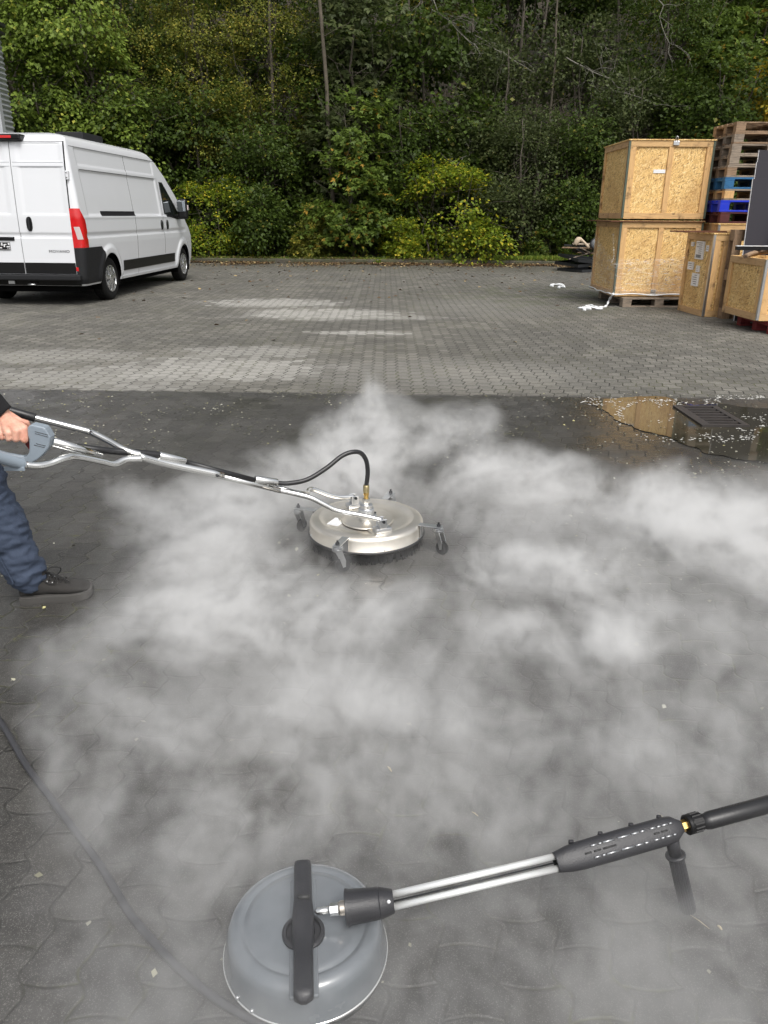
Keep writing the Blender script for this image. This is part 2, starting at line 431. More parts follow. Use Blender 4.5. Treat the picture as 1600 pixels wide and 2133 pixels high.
    jvis = b.math('MULTIPLY', joint, b.math('MULTIPLY_ADD', b.sstep(b.noise(v, 3.2, 3), .42, .62), .75, b.math('MULTIPLY_ADD', wet, -.30, .62)), clamp=True)
    col = b.mix(b.math('MULTIPLY', jvis, wash), col, jc)
    spill = b.math('MULTIPLY', b.math('MULTIPLY', b.sstep(d, .02, .002), mosszone), b.sstep(b.noise(v, 14, 4, .75), .56, .68))
    col = b.mix(b.math('MULTIPLY', spill, .6), col, (.11, .11, .045))
    damp = b.sstep(b.noise(v, 1.4, 4, .6), .40, .62)
    soak = b.math('MULTIPLY', b.sstep(b.math('ADD', b.vmath('DISTANCE', v, (2.3, 5.2, 0)), b.math('MULTIPLY_ADD', b.noise(v, 2.0, 4, .7), 1.6, -.8)), 1.7, .7), wet0)
    col = b.mix(b.math('MULTIPLY', soak, .45), col, (.022, .020, .017))
    rw = b.math('MULTIPLY_ADD', soak, -.22, b.math('MULTIPLY_ADD', damp, -.24, .56))
    rough = b.n('Mix'); b.l(wet, rough.inputs[0]); rough.inputs[2].default_value = .88; b.l(rw, rough.inputs[3])
    h = b.math('ADD', b.math('MULTIPLY', b.sstep(d, .0, .007), .9), b.math('ADD', b.math('MULTIPLY', fine, .12), b.math('MULTIPLY', med, .30)))
    h = b.math('ADD', h, b.math('MULTIPLY', rnd, .12))
    hh = b.math('MULTIPLY', h, b.math('MULTIPLY_ADD', wet, -.52, 1.0))
    b.pbr(col, rough.outputs[0], 0, b.bump(hh, .8, .006), Specular_IOR_Level=.4)
    return b.m

def _pp(px, py, rx, ry, a):
    p = at(px, py); return (p.x, p.y, rx, ry, a)
PALE = [_pp(560, 632, 1.25, .75, .95), _pp(665, 655, 1.3, .8, 1.0), _pp(745, 695, .75, .20, .95), _pp(700, 662, 1.7, .35, .7),
        _pp(430, 770, 1.25, .75, .85), _pp(180, 790, 1.5, .6, .62), _pp(500, 735, .9, .45, .6), _pp(60, 745, 1.2, .5, .5), _pp(1000, 640, 1.2, 1.6, .22), _pp(900, 780, 1.6, .8, .25)]
m_pave = paving_mat()
g = MB(); NX = 60
x0, x1 = -45.0, 45.0
rows = []
for yy in (-30, -10, 0, 2, 4, 6, 9, 14, 19, None):
    rows.append([((x0+(x1-x0)*k/NX), (yy if yy is not None else kerbY(x0+(x1-x0)*k/NX)), 0) for k in range(NX+1)])
g.grid(rows, False); pv = g.build('pavement', m_pave); tag(pv, kind='structure')

# kerb with mossy top
b = NB('mossy_concrete'); v = b.coord(); n1 = b.noise(v, 3, 5, .7); n2 = b.noise(v, 25, 4, .7)
c = b.mix(b.sstep(n1, .42, .6), (.055, .05, .04), (.045, .055, .02)); c = b.mix(b.math('MULTIPLY', n2, .5), c, (.11, .095, .07))
b.pbr(c, .9, 0, b.bump(n2, .6, .02)); m_kerb = b.m
kb = MB()
sec = [(0, -.03), (0, .105), (.02, .125), (.14, .13), (.14, -.03)]
rows = []
for k in range(181):
    x = x0+(x1-x0)*k/180; y = kerbY(x)
    dz = .012*mnoise.noise(Vector((x*1.3, 0, 0))); dy = .015*mnoise.noise(Vector((x*.7, 5, 0)))
    rows.append([(x, y+a+dy, z_+(dz if z_ > 0 else 0)) for a, z_ in sec])
kb.grid(rows, False); o = kb.build('kerb', m_kerb); tag(o, kind='structure')

# wooded bank behind it
b = NB('forest_floor'); v = b.coord(); n1 = b.noise(v, 1.2, 5, .7); n2 = b.noise(v, 18, 4, .75)
c = b.ramp(n2, [(.3, (.012, .010, .007)), (.55, (.035, .026, .015)), (.75, (.07, .045, .022))]); c = b.mix(b.sstep(n1, .5, .65), c, (.02, .032, .010))
b.pbr(c, .95, 0, b.bump(n2, .8, .05)); m_soil = b.m
def bankZ(x, y):
    t = y-kerbY(x)-.12
    if t < 0: return .08
    z = .09 + .02*t
    if t > 1.5: z += (t-1.5)*.42
    if t > 20: z += (t-20)*.15
    return z + .12*min(1, t)*mnoise.noise(Vector((x*.4, y*.4, 0)))
bk = MB(); rows = []
for j in range(46):
    t = .135 + (j/45)**1.7*70
    rows.append([((-60+120*k/90), kerbY(-60+120*k/90)+t, bankZ(-60+120*k/90, kerbY(-60+120*k/90)+t)) for k in range(91)])
bk.grid(rows, True); o = bk.build('hillside', m_soil); tag(o, kind='structure')

# ------------------------------------------------------------------ leaves
def leaf_mat(name, c1, c2, c3, frac=.12, trans=.4):
    b = NB(name); at_ = b.n('Attribute'); at_.attribute_name = 'tint'
    f = at_.outputs['Fac']
    col = b.ramp(f, [(0, c1), (1-frac-.02, c2), (1-frac*.5, c3), (1, tuple(min(1, x*1.25) for x in c3))])
    p = b.n('BsdfPrincipled'); b.l(col, p.inputs['Base Color']); p.inputs['Roughness'].default_value = .5; p.inputs['Specular IOR Level'].default_value = .22
    t = b.n('BsdfTranslucent'); b.l(b.mix(.5, col, (.25, .30, .03), 'MULTIPLY') if False else col, t.inputs[0])
    mx = b.n('MixShader'); mx.inputs[0].default_value = trans
    b.l(p.outputs[0], mx.inputs[1]); b.l(t.outputs[0], mx.inputs[2]); b.l(mx.outputs[0], b.out.inputs[0])
    return b.m
ML = dict(
    bright=leaf_mat('leaf_bright_green', (.08, .13, .018), (.22, .30, .05), (.40, .40, .07), .12),
    olive=leaf_mat('leaf_olive', (.075, .095, .015), (.22, .24, .040), (.42, .34, .06), .24),
    dark=leaf_mat('leaf_dark_green', (.024, .042, .007), (.080, .125, .020), (.22, .20, .035), .10),
    maple=leaf_mat('leaf_maple_green', (.040, .072, .011), (.15, .215, .036), (.42, .25, .04), .16),
    lime=leaf_mat('leaf_yellow_green', (.070, .12, .010), (.20, .26, .020), (.55, .46, .04), .26),
    grey=leaf_mat('leaf_grey_green', (.034, .050, .017), (.11, .135, .048), (.22, .22, .09), .08),
    gold=leaf_mat('leaf_golden', (.22, .20, .02), (.38, .30, .025), (.50, .30, .03), .3),
    brown=leaf_mat('leaf_fallen', (.055, .032, .017), (.15, .095, .052), (.36, .27, .13), .25, .1),
)
LEAF1 = np.array([(0, 0, 0), (.5, .36, .09), (1, 0, 0), (.5, -.36, .09)])   # folded pointed leaf
def lobes():
    V = []
    for a, s in ((0, 1), (.95, .78), (-.95, .78)):
        c, q = math.cos(a), math.sin(a)
        for (x, y, z) in ((0, 0, 0), (.55, .24, .05), (1, 0, 0), (.55, -.24, .05)):
            x *= s; y *= s; V.append((x*c-y*q, x*q+y*c, z))
    return np.array(V)
LEAF3 = lobes()
def leaves_mesh(name, P, D, Nn, S, tint, mat, shape):
    """one mesh of many leaf blades: P base points, D directions, Nn normals, S sizes"""
    n = len(P); D = D/np.linalg.norm(D, axis=1, keepdims=True)
    Nn = Nn - D*(Nn*D).sum(1, keepdims=True); Nn /= np.linalg.norm(Nn, axis=1, keepdims=True)+1e-9
    B = np.cross(Nn, D); k = len(shape)
    V = (P[:, None, :] + S[:, None, None]*(shape[None, :, 0, None]*D[:, None, :] + shape[None, :, 1, None]*B[:, None, :] + shape[None, :, 2, None]*Nn[:, None, :])).reshape(-1, 3)
    nv = len(V); nf = nv//4
    me = bpy.data.meshes.new(name); me.vertices.add(nv); me.vertices.foreach_set('co', V.astype(np.float32).ravel())
    me.loops.add(nv); me.loops.foreach_set('vertex_index', np.arange(nv, dtype=np.int32))
    me.polygons.add(nf); me.polygons.foreach_set('loop_start', np.arange(0, nv, 4, dtype=np.int32))
    a = me.attributes.new('tint', 'FLOAT', 'FACE'); a.data.foreach_set('value', np.repeat(tint, k//4).astype(np.float32))
    me.materials.append(mat); me.update(calc_edges=True)
    return me
def sprays(rs, centres, n_spray, per, size, spread, flat, gap=.0, seed=0, droop=.25, bias=.45):
    """clusters of leaves spread through the crown's volume, denser towards its outside"""
    P, D, N, S, T = [], [], [], [], []
    vol = np.array([c[3]*c[4]*c[5] for c in centres])**.66; vol = vol/vol.sum()
    ph = rs.uniform(0, 6.28, 9)
    for ci, c in enumerate(centres):
        m = int(n_spray*vol[ci]); C0 = np.array(c[:3]); Rr = np.array(c[3:6])
        q = rs.normal(size=(m*2, 3)); q /= np.linalg.norm(q, axis=1, keepdims=True)
        rad = rs.uniform(0, 1, m*2)**bias; pos = C0 + q*rad[:, None]*Rr
        f = np.sin(pos[:, 0]*2.3+ph[0])*np.sin(pos[:, 1]*2.1+ph[1]) + np.sin(pos[:, 2]*3.1+ph[2]+pos[:, 0]) + .6*np.sin(pos[:, 0]*5.1+ph[3]+pos[:, 2]*4.3)
        keep = f > (-1.2+gap*2.4); pos = pos[keep][:m]; q = q[keep][:m]; kk = len(pos)
        up = np.array([0, 0, 1.0]); nn = up*(.9) + q*.55 + rs.normal(size=(kk, 3))*.25
        nn /= np.linalg.norm(nn, axis=1, keepdims=True)
        a = np.cross(nn, rs.normal(size=(kk, 3))); a /= np.linalg.norm(a, axis=1, keepdims=True); bb = np.cross(nn, a)
        for i in range(kk):
            cnt = max(3, int(per*rs.uniform(.6, 1.4)))
            th = rs.uniform(0, 6.28, cnt); rr = np.sqrt(rs.uniform(0, 1, cnt))*spread*rs.uniform(.6, 1.3)
            off = a[i]*(np.cos(th)*rr)[:, None] + bb[i]*(np.sin(th)*rr)[:, None]*.8 + nn[i]*(rs.normal(size=cnt)*spread*flat)[:, None]
            p = pos[i]+off; p[:, 2] -= droop*rr**2/spread
            d = off + q[i]*spread*.5 + rs.normal(size=(cnt, 3))*spread*.35; d[:, 2] -= droop*spread
            n_ = nn[i] + rs.normal(size=(cnt, 3))*.27
            P.append(p); D.append(d); N.append(n_); S.append(size*rs.uniform(.65, 1.25, cnt)); T.append(np.clip(rs.uniform(0, 1, cnt)*.75 + rs.uniform(0, .25), 0, 1))
    return tuple(np.concatenate(x) for x in (P, D, N, S, T))

b = NB('bark'); v = b.coord(); n1 = b.noise(b.map(v, (9, 9, 2.2)), 2, 5, .7); n2 = b.noise(v, 2, 3)
c = b.ramp(n1, [(.3, (.028, .022, .016)), (.55, (.085, .072, .055)), (.75, (.15, .135, .105))]); c = b.mix(b.math('MULTIPLY', b.sstep(n2, .5, .7), .5), c, (.05, .07, .025))
b.pbr(c, .9, 0, b.bump(n1, .8, .03)); m_bark = b.m
m_pale = m_plain('pale_bark', (.092, .078, .056), .9, 0, .6, 5, .5, 30)
m_twig = m_plain('bare_twig', (.19, .18, .15), .85, 0, .25, 12)

def limb_path(rs, a, b_, k=6, wob=.12):
    a, b_ = Vector(a), Vector(b_); L = (b_-a).length; out = []
    for i in range(k+1):
        t = i/k; p = a.lerp(b_, t); s = math.sin(t*PI)*wob*L
        out.append(p+Vector((rs.uniform(-s, s), rs.uniform(-s, s), rs.uniform(-s, s)*.4)))
    return out
def trunk_mb(rs, H, r0, centres, lean=(0, 0), stems=1, twigs=26):
    mb = MB()
    for s in range(stems):
        bx, by = (0, 0) if stems == 1 else (rs.uniform(-.35, .35), rs.uniform(-.25, .25))
        top = Vector((lean[0]+bx*3, lean[1]+by*2, H)); path = limb_path(rs, (bx, by, -.25), top, 8, .035)
        mb.tube(path, [r0*(1.25 if i == 0 else (1-.8*i/8)) for i in range(9)], 8)
        for k in range(int(twigs/stems)):
            c = centres[rs.randint(len(centres))]; q = rs.normal(size=3); q /= np.linalg.norm(q)
            e = Vector((c[0]+q[0]*c[3]*.85, c[1]+q[1]*c[4]*.85, c[2]+q[2]*c[5]*.85))
            t = rs.uniform(.25, .95); st = path[int(t*8)]
            if e.z < st.z-.6: e.z = st.z+rs.uniform(-.3, .6)
            rr = r0*(1-.8*t)*.42
            lp = limb_path(rs, st, e, 6, .08); mb.tube(lp, [max(.006, rr*(1-.85*i/6)) for i in range(7)], 5)
            for j in range(2):
                s2 = lp[3+j]; e2 = s2+Vector(rs.normal(size=3)*.35)+Vector((0, 0, .2)); mb.tube(limb_path(rs, s2, e2, 3, .1), [rr*.4, rr*.3, .006, .004], 4)
    return mb
KINDS = {}
def make_kind(key, centres, n_spray, per, size, spread, flat, mat, shape=LEAF1, gap=.0, H=4, r0=.08, stems=1, seed=1, droop=.25, bias=.45, twigs=26, bark=None):
    rs = np.random.RandomState(seed)
    A = sprays(rs, centres, n_spray, per, size, spread, flat, gap, seed, droop, bias)
    KINDS[key] = (leaves_mesh(key+'_leaves', *A[:5], mat, shape), trunk_mb(rs, H, r0, centres, (rs.uniform(-.3, .3), 0), stems, twigs), bark or m_bark)
make_kind('ash', [(0, 0, 4.4, 2.0, 1.7, 1.9), (-1.2, -.2, 3.2, 1.3, 1.2, 1.3), (1.2, -.5, 2.9, 1.2, 1.1, 1.1), (.2, .2, 6.6, 1.9, 1.6, 1.9), (.1, -.9, 2.3, 1.3, .9, 1.0)], 640, 28, .125, .42, .08, ML['bright'], LEAF1, .32, 6.5, .11, 1, 11, .5)
make_kind('birch', [(0, 0, 4.2, 2.1, 1.7, 1.6), (-1.3, -.3, 3.3, 1.2, 1.0, 1.1), (1.3, 0, 3.5, 1.3, 1.2, 1.2), (.3, 0, 6.3, 2.0, 1.7, 1.8), (0, 0, 8.2, 1.6, 1.4, 1.4)], 800, 24, .078, .36, .16, ML['olive'], LEAF1, .36, 8.2, .09, 1, 12, .2)
make_kind('beech', [(0, 0, 1.6, 1.7, 1.3, 1.6), (-.9, -.2, 1.1, 1.1, .9, 1.1), (1.0, -.1, 1.3, 1.1, 1.0, 1.2), (.1, .2, 3.1, 1.4, 1.2, 1.3)], 560, 26, .095, .40, .08, ML['dark'], LEAF1, .34, 3.4, .06, 3, 13, .3)
make_kind('maple', [(0, 0, 2.2, 1.4, 1.1, 1.5), (-.6, -.3, 1.1, 1.1, .9, 1.0), (.8, 0, 1.2, 1.0, .9, 1.1), (.2, .1, 3.7, 1.1, 1.0, 1.1)], 360, 20, .13, .36, .10, ML['maple'], LEAF3, .28, 4.0, .06, 2, 14, .35)
make_kind('hazel', [(0, 0, 1.3, 1.4, 1.1, 1.2), (-1.1, -.2, .7, .9, .8, .7), (1.2, -.2, .8, .8, .8, .75), (.5, 0, 2.2, 1.0, .9, .7), (-.6, .1, 1.9, .9, .9, .7)], 400, 24, .090, .36, .07, ML['lime'], LEAF1, .42, 2.3, .035, 4, 15, .3)
make_kind('sallow', [(0, 0, 2.0, 1.6, 1.2, 1.5), (-.9, 0, 1.2, 1.1, .9, 1.1), (.9, 0, 1.5, 1.1, 1.0, 1.2), (.2, .1, 3.3, 1.2, 1.0, 1.1)], 560, 22, .085, .38, .16, ML['grey'], LEAF1, .34, 3.6, .05, 4, 16, .1)
make_kind('oak', [(0, 0, 5.6, 2.2, 1.9, 1.7), (-1.2, 0, 7.0, 1.9, 1.7, 1.6), (1.3, 0, 7.4, 2.0, 1.8, 1.7), (0, 0, 9.0, 2.3, 2.0, 1.7), (.9, -.3, 4.1, 1.2, 1.0, .9)], 620, 28, .125, .52, .10, ML['dark'], LEAF1, .4, 9.0, .13, 1, 17, .25)
make_kind('golden', [(0, 0, 3.0, 1.2, 1.0, 1.2), (.6, 0, 1.9, 1.0, .8, .9), (-.6, .2, 4.0, 1.0, .9, .9)], 260, 20, .10, .34, .14, ML['gold'], LEAF1, .15, 4.1, .05, 2, 18, .3)
make_kind('scrub', [(0, 0, 1.0, 1.3, .9, 1.0), (-.7, 0, .6, .8, .7, .6), (.8, 0, .7, .8, .7, .7)], 300, 22, .10, .30, .14, ML['maple'], LEAF3, .1, 1.6, .03, 4, 19, .3)

tree_first = {}
def plant(kind, name, cat, px, Y, s, label, group, rz=0.0, sx=1.0, leafmat=None, z=None):
    mesh, tmb, bark = KINDS[kind]; p = atY(px, 545, Y); x = p.x
    zz = bankZ(x, Y) if z is None else z
    root = empty(name, (x, Y, zz), rz); root.scale = (s*sx, s*sx, s)
    tag(root, label, cat, group)
    if (kind) not in tree_first: tree_first[kind] = tmb.build('trunk', bark).data; bpy.data.objects.remove(bpy.data.objects[-1]) if False else None
    tr = None
    for o_ in list(COL.objects):
        if o_.data is tree_first[kind] and o_.parent is None: tr = o_; break
    if tr is None: tr = bpy.data.objects.new('trunk', tree_first[kind]); COL.objects.link(tr)
    tr.parent = root
    me = mesh
    cr = bpy.data.objects.new('crown', me); COL.objects.link(cr); cr.parent = root
    if leafmat is not None:
        cr.material_slots[0].link = 'OBJECT'; cr.material_slots[0].material = leafmat
    return root
GF, GM, GB = 'shrubs along the foot of the wooded bank', 'trees on the wooded bank', 'tall trees higher up the wooded bank'
# front row, just behind the kerb
plant('hazel', 'shrub', 'shrub', 455, 24.9, .85, 'low lime green shrub beside the front of the white van', GF, .4)
plant('beech', 'shrub', 'shrub', 560, 25.6, 1.05, 'dark green broad shrub between the lime shrub and the maple', GF, 1.3)
plant('beech', 'shrub', 'shrub', 430, 26.4, 1.25, 'tall dark shrub rising behind the windscreen of the van', GF, 2.5)
plant('maple', 'young_maple', 'tree', 735, 25.0, .98, 'young maple with lobed leaves in front of the tall pale trunk', GF, .2)
plant('scrub', 'shrub', 'shrub', 655, 24.75, .62, 'small scrubby bush with brownish leaves left of the young maple', GF, 1.0, 1.0, ML['olive'])
plant('hazel', 'shrub', 'shrub', 925, 24.75, 1.05, 'bright yellow green shrub, the most yellow one by the kerb', GF, 2.2, 1.12)
plant('scrub', 'shrub', 'shrub', 835, 24.55, .62, 'small pale green sapling bush between maple and yellow green shrub', GF, 2.0, 1.0, ML['lime'])
plant('beech', 'shrub', 'shrub', 850, 26.3, 1.1, 'dark leafy shrub standing behind the yellow green shrub', GF, 4.0)
plant('sallow', 'shrub', 'shrub', 1085, 25.2, 1.05, 'grey green sallow shrub to the right of the yellow green shrub', GF, .5)
plant('beech', 'shrub', 'shrub', 1200, 25.6, 1.05, 'dark shrub beside the heap of scrap left of the crates', GF, .9)
plant('sallow', 'shrub', 'shrub', 1290, 26.2, 1.2, 'greyish shrub half hidden behind the left edge of the crates', GF, 3.4)
plant('beech', 'shrub', 'shrub', 1420, 26.0, 1.35, 'dark shrub directly behind the tall stacked crates', GF, 5.0)
plant('maple', 'young_maple', 'tree', 1530, 26.4, 1.15, 'green maple between the crates and the pallet stack, behind', GF, 2.0)
plant('beech', 'shrub', 'shrub', 300, 25.8, 1.3, 'dark shrub showing just above the roof of the van', GF, 3.0)
plant('beech', 'shrub', 'shrub', 150, 25.8, 1.35, 'dark shrub behind the middle of the van roof', GF, 4.4)
plant('scrub', 'shrub', 'shrub', 1135, 24.6, .5, 'knee high scrubby bush near the grass by the scrap heap', GF, .1)
# middle
plant('ash', 'ash_tree', 'tree', 85, 25.0, 1.08, 'bright green ash tree beside the corrugated building', GM, .3)
plant('ash', 'ash_tree', 'tree', 215, 25.7, 1.02, 'bright green drooping tree second from the corrugated building', GM, 2.6)
plant('birch', 'birch_tree', 'tree', 300, 27.2, .9, 'olive green small leaved birch above the middle of the van', GM, .2)
plant('birch', 'birch_tree', 'tree', 445, 27.0, .92, 'olive yellowish birch above the windscreen of the van', GM, 1.7)
plant('birch', 'birch_tree', 'tree', 585, 27.4, .95, 'olive birch immediately left of the tall pale trunk', GM, 3.1)
plant('maple', 'maple_tree', 'tree', 760, 27.2, 1.5, 'dull green maple rising right of the tall pale trunk', GM, 4.0, 1.0, ML['grey'])
plant('beech', 'beech_tree', 'tree', 880, 28.2, 1.75, 'dark beech thicket behind the young maple and yellow shrub', GM, 2.2)
plant('sallow', 'sallow_tree', 'tree', 1010, 27.6, 1.35, 'grey green sallow thicket behind the bare pale branches', GM, 1.2)
plant('sallow', 'sallow_tree', 'tree', 1180, 27.8, 1.45, 'dark grey green thicket left above the upper crate', GM, 2.9)
plant('birch', 'birch_tree', 'tree', 1330, 27.8, .95, 'dull green birch right above the upper crate', GM, 5.1, 1.0, ML['dark'])
plant('maple', 'maple_tree', 'tree', 1420, 28.2, 1.6, 'green maple above the right end of the upper crate', GM, .9)
plant('golden', 'golden_shrub', 'tree', 1600, 25.2, 1.2, 'golden yellow leaved tree at the right above the pallets', GM, .9)
plant('golden', 'golden_shrub', 'tree', 1475, 29.6, 1.15, 'dim yellowish tree deep in the wood above the pallet stack', GM, 3.9, 1.0, ML['olive'])
plant('maple', 'maple_tree', 'tree', 1560, 28.6, 1.5, 'shaded maple behind the golden leaved tree', GM, 3.3)
plant('beech', 'beech_tree', 'tree', 660, 28.6, 1.6, 'dark beech right behind the tall pale trunk', GM, 5.2)
plant('beech', 'beech_tree', 'tree', 370, 28.8, 1.7, 'dark beech between the two olive birches', GM, .7)
# upper
lab = ['dark oak crown above the corrugated building', 'dark oak above the bright green trees on the left', 'dark oak crown above the rear of the van', 'dark oak crown above the front of the van',
       'dark oak left of the tall pale trunk near the top edge', 'dark oak right of the tall pale trunk near the top edge', 'dark oak in the middle behind the bare branches', 'dark oak right of the bare branches near the top edge',
       'dark oak above the left edge of the crates', 'dark oak above the upper crate', 'dark oak above the pallet stack', 'dark oak at the far right of the wood']
for k, px in enumerate((-90, 70, 230, 390, 540, 720, 880, 1040, 1190, 1350, 1500, 1660)):
    plant('oak', 'oak_tree', 'tree', px, 31.2+1.1*((k*7) % 4), .82+.07*((k*5) % 3), lab[k], GB, k*1.37, 1.0, ML['dark'] if k % 3 else ML['olive'])

def stem(name, px_top, px_bot, y_bot, Y, r, mat, label, h=11.0, cat='tree', twigs=5, seed=3):
    rs = np.random.RandomState(seed); a = atY(px_bot, y_bot, Y); t = atY(px_top, 0, Y); z0 = bankZ(a.x, Y)-.2
    dxz = (t.x-a.x)/(t.z-a.z); root = empty(name, (a.x, Y, z0)); tag(root, label, cat)
    mb = MB(); pts = limb_path(rs, (0, 0, 0), (dxz*h, 0, h), 9, .004); mb.tube(pts, [r*(1-.055*i) for i in range(10)], 9)
    for k in range(twigs):
        s = pts[2+k % 7]; e = s+Vector((rs.uniform(-1.1, 1.1), rs.uniform(-.6, .3), rs.uniform(.2, .9))); mb.tube(limb_path(rs, s, e, 5, .08), [.018, .014, .011, .008, .006, .004], 5)
    mb.build('trunk', mat, root)
    A = sprays(rs, [(dxz*h, 0, h, 1.6, 1.4, 1.6)], 90, 16, .1, .4, .15, .1); cr = bpy.data.objects.new('crown', leaves_mesh('stem_leaves', *A, ML['olive'], LEAF1)); COL.objects.link(cr); cr.parent = root
    return root
stem('pale_trunk_tree', 677, 697, 340, 25.6, .074, m_pale, 'tall slender tree with a pale bare trunk left of centre', seed=4)
stem('slender_tree', 561, 566, 120, 27.0, .06, m_pale, 'thin bare trunk to the left of the pale trunk', seed=5)
stem('slender_tree', 1092, 1078, 300, 28.0, .06, m_bark, 'dark thin leaning trunk above the sallow shrub', seed=6)
stem('slender_tree', 1130, 1095, 300, 28.3, .05, m_bark, 'dark thin trunk crossing beside the leaning one', seed=7)
stem('slender_tree', 860, 868, 300, 28.0, .05, m_bark, 'dark thin trunk behind the yellow green shrub', seed=8)
stem('slender_tree', 1165, 1150, 250, 27.2, .045, m_pale, 'short looking pale stem right of the leaning trunks', seed=9)
stem('slender_tree', 1445, 1425, 250, 28.4, .08, m_bark, 'dark trunk above the right end of the upper crate', seed=10)
stem('slender_tree', 1300, 1290, 250, 29.4, .07, m_bark, 'dark trunk deep in the wood above the left of the crate', seed=12)
stem('slender_tree', 1540, 1530, 250, 29.4, .07, m_bark, 'dark trunk deep in the wood above the pallet stack', seed=13)
stem('slender_tree', 295, 300, 200, 28.4, .07, m_bark, 'dark trunk above the middle of the van', seed=14)
stem('slender_tree', 990, 985, 250, 29.4, .06, m_bark, 'dark trunk just behind the bare pale branches', seed=15)

def dead_branch(name, px0, py0, Y0, px1, py1, label, seed, n=9, L=.7, r=.02):
    rs = np.random.RandomState(seed); a = atY(px0, py0, Y0+1.5); e = atY(px1, py1, Y0)
    mb = MB(); main = limb_path(rs, a, e, 10, .05); mb.tube(main, [r*(1-.07*i) for i in range(11)], 6)
    def sub(p, d, l, rr, dep):
        q = [p]; dd = d.copy()
        for i in range(5):
            dd = (dd+Vector(rs.normal(size=3)*.28)+Vector((0, 0, -.10))).normalized(); q.append(q[-1]+dd*l/5)
        mb.tube(q, [max(.003, rr*(1-.16*i)) for i in range(6)], 4)
        if dep > 0:
            for i in (2, 4): sub(q[i], (dd+Vector(rs.normal(size=3)*.8)).normalized(), l*.55, rr*.55, dep-1)
    for k in range(n):
        p = main[2+k % 9]; d = (e-a).normalized()*.5+Vector(rs.normal(size=3))*.7; sub(p, d.normalized(), L*rs.uniform(.6, 1.2), r*.5, 2)
    o = mb.build(name, m_twig); tag(o, label, 'branch')
    return o
dead_branch('bare_branch', 820, -80, 26.2, 985, 95, 'pale bare branch with fine twigs at the top middle', 3, 10, 1.0)
dead_branch('bare_branch', 900, 20, 26.4, 1110, 150, 'bare branch arching down right of the top middle one', 6, 7, .9)
dead_branch('bare_branch', 1180, 120, 25.6, 1365, 220, 'pale bare branch hanging left above the upper crate', 8, 12, 1.2)
dead_branch('bare_branch', 1350, -60, 25.8, 1400, 130, 'bare hanging branch at the top above the crates', 9, 8, 1.0)
dead_branch('bare_branch', 1010, 290, 25.2, 950, 345, 'small bare twiggy branch above the yellow green shrub', 10, 6, .6, .013)
dead_branch('bare_branch', 700, 130, 25.2, 730, 330, 'thin bare branch right beside the tall pale trunk', 11, 5, .6, .014)

# the wood beyond: nobody could count it
rs = np.random.RandomState(77)
n = 60000
P = np.stack([rs.uniform(-32, 32, n), rs.uniform(37, 44, n), np.zeros(n)], 1)
cx = P[:, 0]; P[:, 2] = 4 + rs.uniform(0, 1, n)*17
f = np.sin(P[:, 0]*1.7)+np.sin(P[:, 2]*2.1+P[:, 0])+.8*np.sin(P[:, 0]*4.1+P[:, 2]*3.0); keep = f > -.7; P = P[keep]; n = len(P)
D = rs.normal(size=(n, 3)); D[:, 2] -= .3; Nn = rs.normal(size=(n, 3))*.6+np.array([0, -.4, .8])
me = leaves_mesh('distant_wood', P, D, Nn, rs.uniform(.22, .4, n), rs.uniform(0, 1, n), ML['dark'], LEAF1)
o = bpy.data.objects.new('distant_wood', me); COL.objects.link(o); tag(o, 'dark mass of wood higher on the bank behind all the trees', 'wood', kind='stuff')
# undergrowth over the bank
n = 42000; P = np.zeros((n, 3)); P[:, 0] = rs.uniform(-16, 14, n); tt = rs.uniform(0, 1, n)**1.3*11
for i in range(n):
    y = kerbY(P[i, 0])+.45+tt[i]; P[i, 1] = y; P[i, 2] = bankZ(P[i, 0], y)
cl = np.sin(P[:, 0]*2.1)+np.sin(P[:, 1]*1.9+P[:, 0]*.7)+np.sin(P[:, 0]*5.3+P[:, 1]*2)
P[:, 2] += rs.uniform(0, 1, n)**1.5*(.18+.22*np.clip(cl, 0, 2))*np.clip(tt*1.2, .15, 1); keep = cl > -1.2; P = P[keep]; n = len(P)
D = rs.normal(size=(n, 3)); D[:, 2] = np.abs(D[:, 2])*.3; Nn = rs.normal(size=(n, 3))*.4+np.array([0, -.3, 1])
me = leaves_mesh('undergrowth', P, D, Nn, rs.uniform(.05, .12, n), rs.uniform(0, 1, n), ML['dark'], LEAF1)
o = bpy.data.objects.new('undergrowth', me); COL.objects.link(o); tag(o, 'low leafy undergrowth covering the foot of the bank', 'undergrowth', kind='stuff')

# fallen leaves in front of the kerb and scattered over the yard
def flat_leaves(name, pts, smin, smax, mat, label, cat, seed, zr=.012):
    rs = np.random.RandomState(seed); P = np.array(pts); n = len(P)
    P = np.concatenate([P, rs.uniform(.003, zr, (n, 1))], 1); a = rs.uniform(0, 6.28, n)
    D = np.stack([np.cos(a), np.sin(a), rs.normal(size=n)*.18], 1); Nn = np.stack([rs.normal(size=n)*.3, rs.normal(size=n)*.3, np.ones(n)], 1)
    me = leaves_mesh(name, P, D, Nn, rs.uniform(smin, smax, n), rs.uniform(0, 1, n), mat, LEAF1)
    o = bpy.data.objects.new(name, me); COL.objects.link(o); tag(o, label, cat, kind='stuff')
rs = np.random.RandomState(5); pts = []
while len(pts) < 15000:
    x = rs.uniform(-13, 6.2); t = rs.exponential(.42)+.01
    if rs.uniform() < .18: t = -rs.uniform(0, .5)
    if t > 2.2 or mnoise.noise(Vector((x*.8, t, 3)))+.35 < rs.uniform(0, .6): continue
    pts.append((x, kerbY(x)-t))
pts2 = [p for p in pts if p[1] > kerbY(p[0])]; pts = [p for p in pts if p[1] <= kerbY(p[0])]
